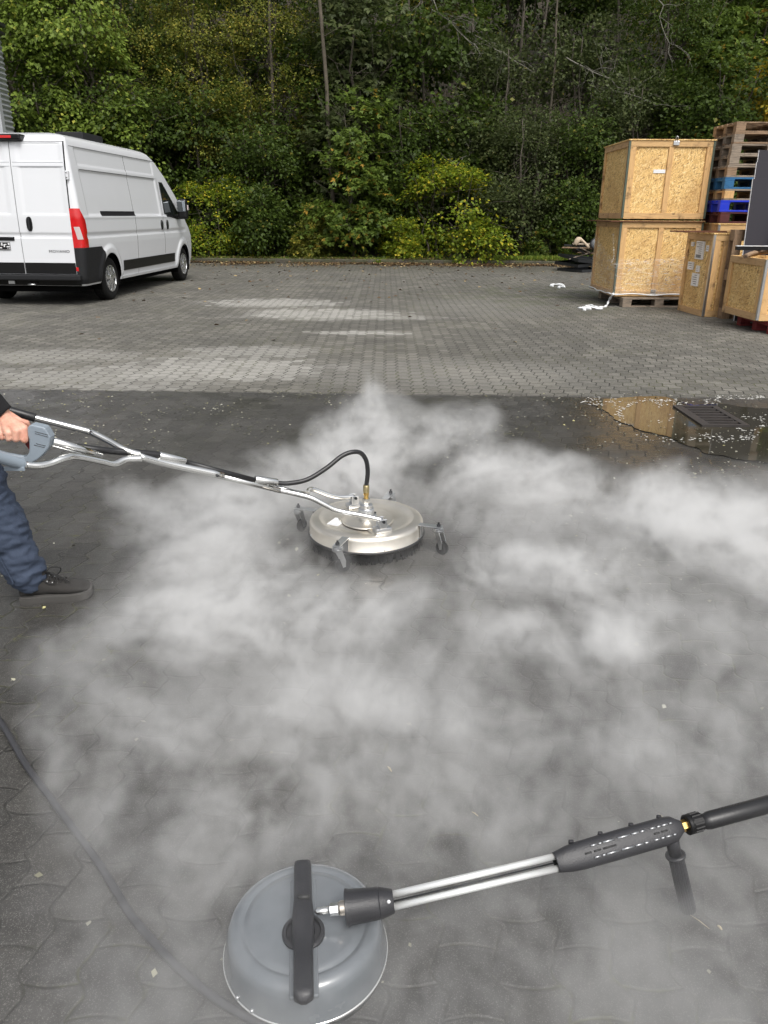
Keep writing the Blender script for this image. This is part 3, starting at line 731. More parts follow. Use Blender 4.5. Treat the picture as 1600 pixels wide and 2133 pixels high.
flat_leaves('leaf_litter', pts, .035, .085, ML['brown'], 'brown fallen leaves heaped along the kerb', 'leaves', 1, .05)
flat_leaves('verge_litter', pts2, .035, .08, ML['brown'], 'brown fallen leaves lying on the kerb top and the verge behind it', 'leaves', 6, .02)
bpy.data.objects['verge_litter'].location.z = .135
pts = [(rs.uniform(-7, 6.5), 23.6-abs(rs.normal())*5.5) for _ in range(620)]; pts = [p for p in pts if p[1] > 7]
flat_leaves('scattered_leaves', pts, .04, .10, ML['brown'], 'single fallen leaves scattered over the dry paving', 'leaves', 2)
# pale flecks of moss and dirt loosened by the washing
m_fleck = leaf_mat('debris_flecks', (.14, .135, .085), (.40, .39, .33), (.34, .32, .16), .08, .1)
pts = []
while len(pts) < 3000:
    x, y = rs.uniform(-4, 4), rs.uniform(2.6, 6.3)
    if mnoise.noise(Vector((x*1.5, y*1.5, 1)))+.20+.16*(y-4.2) > rs.uniform(0, 1.0): pts.append((x, y))
pts += [(rs.uniform(-1.4, 1.4), rs.uniform(.9, 2.7)) for _ in range(46)]
flat_leaves('debris', pts, .005, .023, m_fleck, 'pale flecks of loosened moss and grit on the wet paving', 'debris', 3, .006)
# grass on the verge
def grass(name, cx0, cx1, t0, t1, n, hmin, hmax, label, seed):
    rs = np.random.RandomState(seed); P = np.zeros((n, 3)); P[:, 0] = rs.uniform(cx0, cx1, n); t = rs.uniform(t0, t1, n)
    for i in range(n): y = kerbY(P[i, 0])+t[i]; P[i, 1] = y; P[i, 2] = (bankZ(P[i, 0], y) if t[i] > .14 else .12)
    D = np.stack([rs.normal(size=n)*.4, rs.normal(size=n)*.4, np.ones(n)], 1); Nn = rs.normal(size=(n, 3)); Nn[:, 2] = .1
    sh = np.array([(0, -.05, 0), (.5, .05, 0), (1, 0, .1), (.5, -.05, 0)])
    me = leaves_mesh(name, P, D, Nn, rs.uniform(hmin, hmax, n), rs.uniform(0, 1, n), ML['bright'], sh)
    o = bpy.data.objects.new(name, me); COL.objects.link(o); tag(o, label, 'grass', kind='stuff')
grass('grass', -13, 6.5, -.01, .5, 11000, .02, .10, 'thin grass and moss along the top of the kerb', 4)
grass('grass_patch', 3.2, 5.6, .05, .6, 5000, .08, .2, 'patch of bright grass beside the scrap heap', 5)
def weed(px, py, s, label):
    p = at(px, py); rs = np.random.RandomState(int(px)); n = 46
    a = rs.uniform(0, 6.28, n); el = rs.uniform(.1, 1.2, n); D = np.stack([np.cos(a)*np.cos(el), np.sin(a)*np.cos(el), np.sin(el)], 1)
    P = D*rs.uniform(0, .7, n)[:, None]*s; Nn = np.tile(np.array([0, 0, 1.0]), (n, 1))+rs.normal(size=(n, 3))*.3
    me = leaves_mesh('weed', P, D, Nn, rs.uniform(.5, .9, n)*s, rs.uniform(0, 1, n), ML['bright'], LEAF1)
    o = bpy.data.objects.new('weed', me); COL.objects.link(o); o.location = (p.x, kerbY(p.x)-.05, .01); tag(o, label, 'weed')
weed(788, 548, .13, 'small bright weed at the kerb below the young maple')
o = bpy.data.objects[-1]
weed(942, 544, .2, 'larger bright weed on the kerb below the yellow green shrub')

# corrugated building behind the van, at the left
bd = empty('corrugated_building', (0, 0, 0)); tag(bd, 'grey corrugated metal building corner behind the white van', 'building')
cpt = atY(34, 275, 21.0); BX = atY(9, 275, 21.0).x; BY2 = 21.64
bp = at(0, 0, 0)
e_top = atY(12, 62, 21.0).z
mb = MB(); pitch = .118; rows = []
nz = int(e_top/pitch*8)
for j in range(nz+1):
    z = e_top*j/nz; dd = .028*math.sin(2*PI*z/pitch); rows.append([(BX-10, 21-dd, z), (BX-.10, 21-dd, z)])
mb.grid(rows, True)
rows = []
for j in range(nz+1):
    z = e_top*j/nz; dd = .02*math.sin(2*PI*z/pitch); rows.append([(BX+dd-.03, 21.10, z), (BX+dd-.03, BY2, z)])
mb.grid(rows, True)
mb.build('wall', m_cor, bd)
MB().box((BX-.115, 20.93, 0), (BX+.0, 21.12, e_top), bev=.01).build('corner_trim', m_plain('pale_trim', (.45, .47, .49), .4, .3), bd)
MB().box((BX-.62, 20.955, 0), (BX-.42, 20.97, e_top)).build('wall_strip', MATS['pale_trim'], bd)
mb = MB(); mb.tube([(BX-10, 20.78, e_top+.1), (BX+.14, 20.78, e_top+.1)], .11, 14); mb.box((BX-10, 20.7, e_top+.0), (BX+.10, BY2, e_top+.06)); mb.box((BX-10, 20.68, e_top+.16), (BX+.14, BY2, e_top+.24))
mb.build('gutter', m_steel, bd)
MB().box((BX-10, 21.14, 0), (BX-.12, BY2-.02, e_top-.02)).build('inner_shell', m_steel, bd)
def bw(mb, name, mat, root, autosm=None):
    """build a part given in world coordinates under an unrotated thing"""
    o = mb.build(name, mat, None, autosm); hold(o, root); return o
def hold(o, root):
    o.parent = root
    if root.parent is None: o.matrix_parent_inverse = Matrix.Translation(-root.location)
def sm01(x, a, b):
    t = min(1, max(0, (x-a)/(b-a))); return t*t*(3-2*t)
def interp(tab, z):
    if z <= tab[0][0]: return tab[0][1]
    for (a, u), (b_, v_) in zip(tab, tab[1:]):
        if z <= b_: return u+(v_-u)*(z-a)/(b_-a)
    return tab[-1][1]

# ------------------------------------------------------------------ the white van
VW = [(.30, .955), (.36, .975), (.42, .985), (.7, 1.008), (.9, 1.02), (1.06, 1.02), (1.3, 1.012), (1.6, .985), (2.0, .94), (2.3, .90), (2.36, .882), (2.40, .86), (2.43, .81), (2.46, .71), (2.49, .52), (2.51, .30), (2.52, .12), (2.523, .0)]
VR = [(.30, .05), (.4, .0), (1.3, .0), (2.0, .035), (2.3, .065), (2.36, .085), (2.40, .12), (2.43, .18), (2.46, .28), (2.49, .48), (2.51, .72), (2.523, 1.0)]
VF = [(.30, 5.80), (.45, 5.95), (.7, 5.98), (.9, 5.94), (1.05, 5.80), (1.18, 5.60), (1.6, 5.22), (2.04, 4.60), (2.25, 4.22), (2.36, 3.97), (2.40, 3.87), (2.43, 3.75), (2.46, 3.55), (2.49, 3.3), (2.51, 3.05), (2.523, 2.9)]
RC, RF = .075, .26
AX1, AX2, ZH, RA = 1.015, 5.05, .345, .405
def vrec(y, z):
    """pressed panels and creases of the side wall: how far the skin sits in"""
    d = 0
    if .30 < y < 3.80:
        e = sm01(y, .32, .37)*(1-sm01(y, 3.72, 3.78))
        d += .016*e*sm01(z, 1.325, 1.345)*(1-sm01(z, 1.955, 1.975))
        d += .012*e*sm01(z, 2.035, 2.05)*(1-sm01(z, 2.27, 2.285))
    e = sm01(y, .12, .2)*(1-sm01(y, 5.1, 5.4))
    d += .016*e*sm01(z, 1.00, 1.012)*(1-sm01(z, 1.045, 1.085))
    d -= .006*e*sm01(z, 1.27, 1.29)*(1-sm01(z, 1.30, 1.325))
    for a in (AX1, AX2):
        r = math.hypot(y-a, z-ZH)
        if z < 1.0: d -= .028*(1-sm01(r, .47, .56))*sm01(z, .25, .4)
    return d
def vside(y, z, off=0):
    x = interp(VW, z); 
    if y > 4.7: x -= .05*((y-4.7)/1.2)**2
    return x-vrec(y, z)+off
def vrearrec(x, z):
    d = .014*sm01(z, 1.00, 1.012)*(1-sm01(z, 1.045, 1.085)) if abs(x) < .86 else 0
    if .1 < abs(x-.065) and abs(x) < .84: d += .010*(sm01(z, 1.335, 1.35)*(1-sm01(z, 1.985, 2.0))+sm01(z, 2.055, 2.07)*(1-sm01(z, 2.31, 2.32)))
    return d
van = empty('van', (-5.619, 12.465, 0), -.056)
tag(van, 'white high roof panel van parked with its rear to the camera', 'van')
def zlist():
    z = [.30+.015*k for k in range(int((2.36-.30)/.015)+1)]
    return z+[2.375, 2.39, 2.40, 2.415, 2.43, 2.445, 2.46, 2.475, 2.49, 2.50, 2.51, 2.517, 2.522, 2.523]
def contour(z):
    W_, r0, f0 = interp(VW, z), interp(VR, z), interp(VF, z); P = []
    rc = min(RC, W_*.6); rf = min(RF, W_*.6)
    for k in range(16): x = (W_-rc)*k/16; P.append((x, r0+vrearrec(x, z)*0))
    for k in range(8): a = PI/2*k/8; P.append((W_-rc+rc*math.sin(a), r0+rc-rc*math.cos(a)))
    yA, yB = r0+rc, f0-rf; N = 290
    for k in range(N):
        y = yA+(yB-yA)*k/N; P.append((max(0, vside(y, z) if z < 2.37 else W_-(.05*((y-4.7)/1.2)**2 if y > 4.7 else 0)), y))
    xe = P[-1][0]
    for k in range(8): a = PI/2*k/8; P.append((xe-rf+rf*math.cos(a), yB+rf*math.sin(a)))
    for k in range(9): P.append(((xe-rf)*(1-k/8), f0))
    return P
bm = bmesh.new(); Z = zlist(); G = []
for z in Z:
    c = contour(z); row = []
    for (x, y) in c+[(-x, y) for x, y in c[-2:0:-1]]:
        yy, zz = y, z
        if z < .95 and abs(x) > .75:
            for a in (AX1, AX2):
                r = math.hypot(yy-a, zz-ZH)
                if RA-.016 < r < RA+.014: k = RA/r; yy = a+(yy-a)*k; zz = max(.30, ZH+(zz-ZH)*k)
        row.append(bm.verts.new((x, yy, zz)))
    G.append(row)
n = len(G[0])
for i in range(len(Z)-1):
    for k in range(n):
        q = (G[i][k], G[i][(k+1) % n], G[i+1][(k+1) % n], G[i+1][k])
        cc = sum((v_.co for v_ in q), Vector())/4
        if abs(cc.x) > .6 and any(math.hypot(cc.y-a, cc.z-ZH) < RA-.001 for a in (AX1, AX2)): continue
        try: f_ = bm.faces.new(q); f_.smooth = True
        except ValueError: pass
bmesh.ops.remove_doubles(bm, verts=bm.verts[:], dist=.0008)
me = bpy.data.meshes.new('body'); bm.to_mesh(me); bm.free(); me.materials.append(m_white)
body = bpy.data.objects.new('body', me); COL.objects.link(body); body.parent = van
def spatch(name, mat, ya, yb, zlo, zhi, off=.004, ny=None, nz=None, side=1, arch=False, parent=None, thick=.012):
    """a piece lying on the side wall, with returned edges"""
    ny = ny or max(2, int(abs(yb-ya)/.03)); f1 = zlo if callable(zlo) else (lambda y: zlo); f2 = zhi if callable(zhi) else (lambda y: zhi)
    nz = nz or max(2, int(abs(f2((ya+yb)/2)-f1((ya+yb)/2))/.02)); rows = []
    for i in range(-1, nz+2):
        row = []
        for j in range(-1, ny+2):
            jj = min(max(j, 0), ny); ii = min(max(i, 0), nz); y = ya+(yb-ya)*jj/ny; z = f1(y)+(f2(y)-f1(y))*ii/nz
            o_ = off-thick if (i != ii or j != jj) else off
            row.append((side*vside(y, z, o_), y, z))
        rows.append(row)
    return MB().grid(rows, False).build(name, mat, parent or van, 35)
def rpatch(name, mat, xa, xb, za, zb, off=.004, parent=None, rec=True, thick=.01):
    nx = max(2, int(abs(xb-xa)/.03)); nz = max(2, int((zb-za)/.012)); rows = []
    for i in range(-1, nz+2):
        row = []
        for j in range(-1, nx+2):
            jj = min(max(j, 0), nx); ii = min(max(i, 0), nz); x = xa+(xb-xa)*jj/nx; z = za+(zb-za)*ii/nz
            o_ = off-thick if (i != ii or j != jj) else off
            row.append((x, interp(VR, z)-o_+(vrearrec(x, z) if rec else 0), z))
        rows.append(row)
    return MB().grid(rows, False).build(name, mat, parent or van, 35)
# rear doors
rpatch('door_seam', m_seam, -.885, .885, .47, 2.345, .001, rec=False, thick=.003)
dr = rpatch('rear_door', m_white, .071, .872, .478, 2.335, .021); dl = rpatch('rear_door', m_white, -.872, .061, .478, 2.335, .021)
for p_, xa, xb in ((dr, .074, .869), (dl, -.869, .058)): rpatch('lower_trim', m_black, xa, xb, .482, .645, .025, p_)
def crease_shade(p_, xa, xb, z): rpatch('crease_shade_line', m_plain('crease_shade', (.42, .44, .46), .4) if 'crease_shade' not in MATS else MATS['crease_shade'], xa, xb, z, z+.007, .0125 if z > 1.3 else .0055, p_, rec=False, thick=.002)
for p_, xa, xb in ((dr, .09, .86), (dl, -.86, .045)):
    for z in (2.052, 1.998): rpatch('crease_shade_line', MATS.get('crease_shade') or m_plain('crease_shade', (.34, .36, .38), .4), xa, xb, z, z+.008, .0222, p_, rec=False, thick=.003)  # grey strips paint the shading of the pressed edges onto the white doors
# door handle, badge, plate
hd = MB(); pts = [(.095*.5*math.cos(a)*(1 if abs(math.cos(a)) < .9 else .95), .105*math.sin(a)) for a in [2*PI*k/24 for k in range(24)]]
pp = [(math.copysign(abs(x)**.7*(.0475**.3), x), z) for x, z in pts]
hd.add([(.237+x, -.020, 1.202+z) for x, z in pp]+[(.237+x*.92, -.037, 1.202+z*.95) for x, z in pp], [tuple(range(24, 48))]+[(k, (k+1) % 24, 24+(k+1) % 24, 24+k) for k in range(24)])
h_ = hd.build('door_handle', m_black, dr); MB().box((.222, -.058, 1.12), (.252, -.034, 1.285), bev=.01).build('grab_bar', m_trim, h_)
MB().box((-.60, -.036, .962), (-.032, -.012, 1.016), bev=.008).build('plate_lamp_strip', m_black, dl)
pl = MB().box((-.63, -.030, .822), (-.115, -.012, .942), bev=.004).build('number_plate', m_black, dl)
mk = MB()
for (xa, za, w_, h__) in ((-.17, .865, .05, .018), (-.145, .90, .025, .03), (-.2, .90, .03, .014), (-.215, .87, .02, .04), (-.25, .89, .02, .04), (-.28, .85, .035, .016), (-.30, .89, .03, .03), (-.16, .84, .012, .01), (-.135, .84, .012, .01), (-.35, .87, .04, .05), (-.42, .87, .04, .05), (-.5, .86, .05, .05)):
    mk.box((xa, -.0325, za), (xa+w_, -.0302, za+h__))
fr = MB(); 
for a, c_ in (((-.626, .826), (-.119, .829)), ((-.626, .935), (-.119, .938)), ((-.626, .829), (-.623, .935)), ((-.122, .829), (-.119, .935))): mk.box((a[0], -.0325, a[1]), (c_[0], -.0302, c_[1]))
mk.build('plate_marks', m_label, pl)
def text_mesh(s, size, name, mat, parent, loc, rot, extrude=.001, sx=1.0):
    cu = bpy.data.curves.new(name, 'FONT'); cu.body = s; cu.size = size; cu.extrude = extrude; cu.space_character = 1.12; cu.align_x = 'CENTER'
    to = bpy.data.objects.new(name, cu); COL.objects.link(to); dg = bpy.context.evaluated_depsgraph_get()
    me = bpy.data.meshes.new_from_object(to.evaluated_get(dg)); bpy.data.objects.remove(to); bpy.data.curves.remove(cu); me.name = name
    me.materials.clear(); me.materials.append(mat); o = bpy.data.objects.new(name, me); COL.objects.link(o); o.parent = parent
    o.location = loc; o.rotation_euler = rot; o.scale = (sx, 1, 1); return o
text_mesh('MOVANO', .056, 'lettering', m_black, dr, (.64, -.0235, .793), (PI/2, 0, 0), .0015, 1.22)
# tail lamps wrap round the rear corners
def corner_patch(name, mat, s0, s1, zlo, zhi, off, side, parent, ns=14, nz=18):
    """s in metres along the rear (negative) / round the corner and on to the side (positive)"""
    rows = []
    for i in range(-1, nz+2):
        row = []
        for j in range(-1, ns+2):
            jj = min(max(j, 0), ns); ii = min(max(i, 0), nz); s = s0(ii/nz)+(s1(ii/nz)-s0(ii/nz))*jj/ns; z = zlo+(zhi-zlo)*ii/nz
            oo = off-.015 if (i != ii or j != jj) else off; W_, r0 = interp(VW, z), interp(VR, z); arc = RC*PI/2
            if s < 0: x, y, nx_, ny_ = W_-RC+s, r0, 0, -1
            elif s < arc: a = s/RC; x, y, nx_, ny_ = W_-RC+RC*math.sin(a), r0+RC-RC*math.cos(a), math.sin(a), -math.cos(a)
            else: y = r0+RC+(s-arc); x, nx_, ny_ = vside(y, z), 1, 0
            row.append((side*(x+nx_*oo), y+ny_*oo, z))
        rows.append(row)
    return MB().grid(rows, True).build(name, mat, parent, 40)
for sd in (1, -1):
    tl = corner_patch('tail_lamp', m_red, lambda t: -.075-.0*t, lambda t: .21-.12*sm01(t, .62, 1.0), .865, 1.425, .016, sd, van)
    corner_patch('clear_lens', m_clear, lambda t: .005-.035*t, lambda t: .075-.03*t, .985, 1.165, .019, sd, tl, 8, 8)
# rear bumper corners, step, underside
for sd in (1, -1):
    arch = lambda y: max(.33, ZH+math.sqrt(max(0, (RA+.035)**2-(y-AX1)**2))) if y > AX1-RA-.035 else .33
    spatch('bumper_corner', m_trim, .085, .745, arch, lambda y: .865 if y < .66 else .865-(y-.66)*.9, .018, 30, 14, sd)
    bc = corner_patch('bumper_corner', m_trim, lambda t: -.06, lambda t: .13, .33, .86, .020, sd, van)
    if sd == 1:
        MB().box((.868, -.024, .525), (.906, -.0185, .582), bev=.002).build('reflector', m_red, van)
    # mouldings and rails
    spatch('side_moulding', m_black, 1.60, 4.42, lambda y: .435+.03*sm01(y, 1.6, 4.4)*0, .60, .014, 60, 6, sd)
    spatch('slide_rail', m_seam, .86, 2.37, 1.318, 1.392, .004, 40, 4, sd)
    spatch('sill', m_white, 1.46, 4.62, .30, .345, .012, 60, 3, sd)
    for (y_, za, zb) in ((2.335, .32, 2.28), (3.86, .62, 2.0)):
        spatch('door_seam', m_seam, y_-.004, y_+.004, za, zb, .0012, 1, 90, sd, thick=.004)
    spatch('door_seam', m_seam, .36, 3.80, 1.976, 1.983, .0012, 90, 1, sd, thick=.004)
    spatch('roof_seam', m_seam, .18, 3.9, 2.288, 2.294, .0012, 90, 1, sd, thick=.004)
    for y_ in (3.73, 4.06):
        k = MB(); pts = [(.052*math.cos(a), .092*math.sin(a)) for a in [2*PI*q/20 for q in range(20)]]
        X0 = vside(y_, 1.15)
        k.add([(sd*(X0-.01), y_+a, 1.15+c_) for a, c_ in pts]+[(sd*(X0+.022), y_+a*.85, 1.15+c_*.9) for a, c_ in pts], [tuple(range(20, 40))[::1 if sd < 0 else 1]]+[(q, (q+1) % 20, 20+(q+1) % 20, 20+q) for q in range(20)])
        k.build('door_handle', m_black, van)
    wy = lambda y: 1.295-.05*sm01(y, 4.2, 4.9)
    wz = lambda y: max(wy(y)+.02, min(1.93, 1.93-(y-4.16)*.78))
    gl = spatch('side_window', m_black, 3.97, 4.98, lambda y: wy(y) if y > 4.1 else wy(y)+.05, wz, .004, 44, 16, sd)
    spatch('window_pane', m_glass, 4.01, 4.60, lambda y: wy(y)+.05, lambda y: wz(y)-.04, .007, 30, 12, sd, parent=gl)
    spatch('quarter_pane', m_glass, 4.66, 4.92, lambda y: wy(y)+.04, lambda y: max(wy(y)+.06, wz(y)-.03), .007, 10, 8, sd, parent=gl)
    # mirror
    mr = MB().box((min(sd*1.06, sd*1.27), 4.62, 1.25), (max(sd*1.06, sd*1.27), 4.76, 1.64), bev=.05).build('mirror', m_black, van)
    MB().box((min(sd*1.08, sd*1.25), 4.610, 1.40), (max(sd*1.08, sd*1.25), 4.622, 1.60), bev=.004).build('mirror_glass', m_plain('mirror_silver', (.5, .55, .6), .05, 1) if 'mirror_silver' not in MATS else MATS['mirror_silver'], mr)
    MB().box((min(sd*1.262, sd*1.285), 4.67, 1.42), (max(sd*1.262, sd*1.285), 4.74, 1.52), bev=.008).build('indicator', m_clear, mr)
    MB().box((min(sd*.98, sd*1.10), 4.68, 1.28), (max(sd*.98, sd*1.10), 4.74, 1.34), bev=.01).build('mirror_arm', m_black, mr)
    MB().box((min(sd*.885, sd*.925), .004-.02, 1.82), (max(sd*.885, sd*.925), .10, 1.945), bev=.008).build('hinge', m_white, van)
    for q, zz in enumerate((1.85, 1.915)): MB().box((min(sd*.897, sd*.912), -.021, zz-.008), (max(sd*.897, sd*.912), -.0155, zz+.008)).build('hinge_bolt', m_steel, van)
rpatch('rear_valance', m_black, -.90, .90, .305, .47, .016, rec=False)
MB().box((-.95, -.10, .388), (.945, .10, .472), bev=.018).build('step_bar', m_trim, van)
MB().box((-.80, .14, .20), (.80, 5.7, .43)).build('underbody', m_under, van)
mb = MB(); mb.tube([(.60, .16, .33), (.74, .06, .345), (.90, .34, .36)], [.02, .022, .012], 8); mb.build('exhaust_shield', m_zinc, van)
mb = MB(); mb.tube([(.10, .02, .335), (.10, -.07, .325), (.20, -.07, .325), (.20, .02, .335)], .012, 8); mb.build('towing_eye', m_zinc, van)
MB().box((-.24, -.02, .325), (-.14, .01, .375), bev=.004).build('socket', m_zinc, van)
MB().box((-.58, -.03, .33), (-.40, .0, .385), bev=.004).build('socket_bracket', m_zinc, van)
bl = MB().box((-.29, -.035, 2.352), (.285, .16, 2.432), bev=.02).build('brake_light', m_black, van)
MB().box((-.20, -.041, 2.375), (.16, -.034, 2.412), bev=.004).build('brake_lens', m_red, bl)
rv = MB().box((-.05, 1.9, 2.50), (.42, 2.75, 2.625), bev=.012).build('roof_vent', m_trim, van)
MB().box((-.01, 1.94, 2.626), (.38, 2.71, 2.634), bev=.003).build('vent_lid', m_steel, rv)
# windscreen and front details, seen only from elsewhere
rows = []
for i in range(15):
    z = 1.28+(2.18-1.28)*i/14; rows.append([(x*(interp(VW, z)-.30)/1.0, interp(VF, z)+.006, z) for x in [-1+2*k/12 for k in range(13)]])
MB().grid(rows, True).build('windscreen', m_glass, van)
MB().box((-.72, 5.95, .38), (.72, 6.02, .62), bev=.03).build('front_bumper', m_trim, van)
for sd in (1, -1): MB().box((sd*.74-.10, 5.72, .86), (sd*.74+.10, 5.90, 1.10), bev=.04).build('headlight', m_clear, van)
# wheels
def make_wheel():
    wr = MB()
    T = Matrix.Rotation(PI/2, 4, 'Y')
    ty = MB(); ty.lathe([(.20, -.20), (.27, -.215), (.325, -.205), (.343, -.17), (.345, -.11), (.343, -.05), (.327, -.012), (.28, .0), (.225, -.006), (.212, -.02)], 56, T, True, False)
    return ty, T
def wheel(y, sd):
    T = Matrix.Translation((sd*.985, y, ZH)) @ Matrix.Rotation(PI/2 if sd > 0 else -PI/2, 4, 'Y')
    we = bpy.data.objects.new('wheel', None); COL.objects.link(we); we.parent = van
    prof = [(.20, -.20), (.27, -.215), (.325, -.205), (.343, -.17)]
    for g_ in (-.15, -.11, -.07): prof += [(.344, g_-.014), (.336, g_-.010), (.336, g_-.004), (.345, g_)]
    prof += [(.343, -.045), (.327, -.012), (.30, -.002), (.27, .0), (.225, -.006), (.212, -.02), (.20, -.20)]
    MB().lathe(prof, 56, T, True, False).build('tyre', m_rubber, we)
    MB().lathe([(.214, -.03), (.16, -.045), (.02, -.05)], 40, T, True).build('rim', m_seam, we)
    hc = MB()
    hc.lathe([(.214, -.02), (.212, .0), (.195, .002), (.19, -.012)], 48, T, True, False)
    hc.lathe([(.075, -.03), (.07, .012), (.05, .018), (.005, .02)], 32, T, True, False)
    for k in range(7):
        a = 2*PI*k/7; M_ = T @ Matrix.Rotation(a, 4, 'Z')
        vs_ = [(.06, -.028, .008), (.06, .028, .008), (.20, .046, -.004), (.20, -.046, -.004), (.06, -.032, -.03), (.06, .032, -.03), (.2, .05, -.03), (.2, -.05, -.03), (.13, 0, .013), (.19, 0, .004)]
        hc.add([M_ @ Vector(q) for q in vs_], [(0, 1, 8), (1, 2, 9, 8), (3, 0, 8, 9), (2, 3, 9), (0, 4, 5, 1), (1, 5, 6, 2), (2, 6, 7, 3), (3, 7, 4, 0)])
    hc.build('hubcap', m_hub, we, 30)
    return we
for y_ in (AX1, AX2):
    for sd in (1, -1): wheel(y_, sd)
    # wheel housings
    for sd in (1, -1):
        rows = []
        for k in range(25):
            a = -.35+(PI+.7)*k/24; rows.append([(sd*x_, y_+math.cos(a)*(RA+.004), ZH+math.sin(a)*(RA+.004)) for x_ in (.60, .975)])
        MB().grid(rows, True).build('wheel_housing', m_under, van)
for y_ in (AX1, AX2):
    MB().tube([(-.8, y_, ZH), (.8, y_, ZH)], .05, 10).build('axle', m_under, van)

# ------------------------------------------------------------------ crates
GC = 'wooden crates at the right edge of the yard'
def crate(label, loc, rz, w_, d_, h_, centre=True, lid=True, left=True, strip=m_zinc, batt=.085, leftbat=1, open_top=False):
    """OSB box with pine battens; local x to the right, y to the back, z up; origin at the front left bottom corner"""
    root = empty('wooden_crate', loc, rz); tag(root, label, 'crate', GC)
    t = .018; e = .024
    MB().box((e, e, 0), (w_-e, e+t, h_)).build('front_panel', m_osbm, root)
    MB().box((e, d_-e-t, 0), (w_-e, d_-e, h_)).build('back_panel', m_osbm, root)
    MB().box((e, e+t, 0), (e+t, d_-e-t, h_)).build('side_panel', m_osbm, root)
    MB().box((w_-e-t, e+t, 0), (w_-e, d_-e-t, h_)).build('side_panel', m_osbm, root)
    B = batt
    def bt(lo, hi, mat): MB().box(lo, hi, bev=.003).build('batten', mat, root)
    # front and back
    for (ya, yb) in ((0, e-.001), (d_-e+.001, d_)):
        bt((.03, ya, B+.002), (.03+B, yb, h_-B-.002), m_pine); bt((w_-.03-B, ya, B+.002), (w_-.03, yb, h_-B-.002), m_pine)
        bt((.03, ya, h_-B), (w_-.03, yb, h_), m_pineh); bt((.03, ya, 0), (w_-.03, yb, B), m_pineh)
        if centre: bt((w_/2-B*.45, ya+.001, B+.002), (w_/2+B*.45, yb, h_-B-.002), m_pine)
    for (xa, xb) in ((0, e-.001), (w_-e+.001, w_)):
        bt((xa, .03, B+.002), (xb, .03+B, h_-B-.002), m_pine); bt((xa, d_-.03-B, B+.002), (xb, d_-.03, h_-B-.002), m_pine)
        bt((xa, .03, h_-B), (xb, d_-.03, h_), m_pallv); bt((xa, .03, 0), (xb, d_-.03, B), m_pallv)
    # folded metal corner strips
    for (cx_, cy_, sx_, sy_) in ((0, 0, 1, 1), (w_, 0, -1, 1)):
        mb = MB(); mb.box((min(cx_-.002*sx_, cx_+.028*sx_), cy_-.003, .01), (max(cx_-.002*sx_, cx_+.028*sx_), cy_+.002, h_-.004)); mb.box((min(cx_-.0025*sx_, cx_+.002*sx_), cy_-.0025, .01), (max(cx_-.0025*sx_, cx_+.002*sx_), cy_+.028, h_-.004)); mb.build('corner_strip', strip, root)
    if lid and not open_top:
        MB().box((-.012, -.012, h_+.001), (w_+.012, d_+.012, h_+.019), bev=.002).build('lid', m_osbm, root)
    MB().box((e, e, .001), (w_-e, d_-e, .02)).build('base', m_osbm, root)
    return root
m_strip_dark = m_plain('green_grey_strip', (.10, .12, .09), .5, .4, .3, 10)
lc = crate('large lower crate partly wrapped in clear film, standing on a pallet', (3.665, 12.86, .155), .0, 1.30, 1.50, 1.125, strip=m_strip_dark)
uc = crate('large upper crate stacked on the film wrapped one', (3.672, 12.88, 1.325), -.01, 1.30, 1.48, 1.105, strip=m_strip_dark)
sc_ = crate('narrow upright crate with white paper labels and a bright metal corner', (4.612, 11.50, 0), .05, .27, .93, 1.13, centre=False)
ob = crate('low open topped crate on the red pallet at the right edge', (4.635, 9.86, .15), .03, 1.15, 1.02, .735, centre=False, open_top=True)
bc_ = crate('crate underneath the stack of pallets', (5.075, 12.55, 0), 0, 1.2, .82, 1.25, centre=True, batt=.10)
# lid lip, latch and labels
MB().box((-.16, -.03, 1.126), (1.30, 1.52, 1.140)).build('top_sheet', m_rust, lc)
o = MB().box((.66, -.022, 1.04), (.75, -.001, 1.10), bev=.004).build('latch', m_zinc, uc); mb = MB(); mb.tube([(.685, -.026, 1.10), (.685, -.03, 1.15), (.70, -.03, 1.165), (.715, -.03, 1.15), (.715, -.026, 1.10)], .006, 6); mb.build('latch_ring', m_zinc, o)
MB().box((.42, .0165, .655), (.60, .0235, .705)).build('torn_label', m_label, uc)
MB().box((.60, -.010, .02), (.68, -.001, .11), bev=.003).build('metal_plate', m_zinc, lc)
def doc(x_, z_, w_, h_, lines, root, tilt=0):
    """paper label on the left face (x = 0) of the narrow crate; x_ runs towards the back"""
    o = MB().box((-.0035, x_, z_), (.0235, x_+w_, z_+h_)).build('paper_label', m_label, root); m2 = MB(); rs = random.Random(int(x_*1000+z_*77))
    for k in range(lines):
        zz = z_+h_-(k+1)*h_/(lines+1); m2.box((-.0047, x_+w_*.12, zz), (-.0037, x_+w_*rs.uniform(.5, .9), zz+h_*.25/(lines+1)))
    if h_ > .2:
        for k in range(9): m2.box((-.0047, x_+w_*.15+k*w_*.08, z_+.02), (-.0037, x_+w_*.15+k*w_*.08+w_*.04, z_+.06))
    m2.build('printing', m_print, o)
doc(.30, .78, .24, .25, 8, sc_); doc(.12, .90, .08, .08, 2, sc_); doc(.58, .62, .16, .11, 3, sc_); doc(.36, .60, .08, .09, 3, sc_); doc(.34, .40, .20, .18, 5, sc_); doc(.66, .95, .06, .06, 2, sc_)
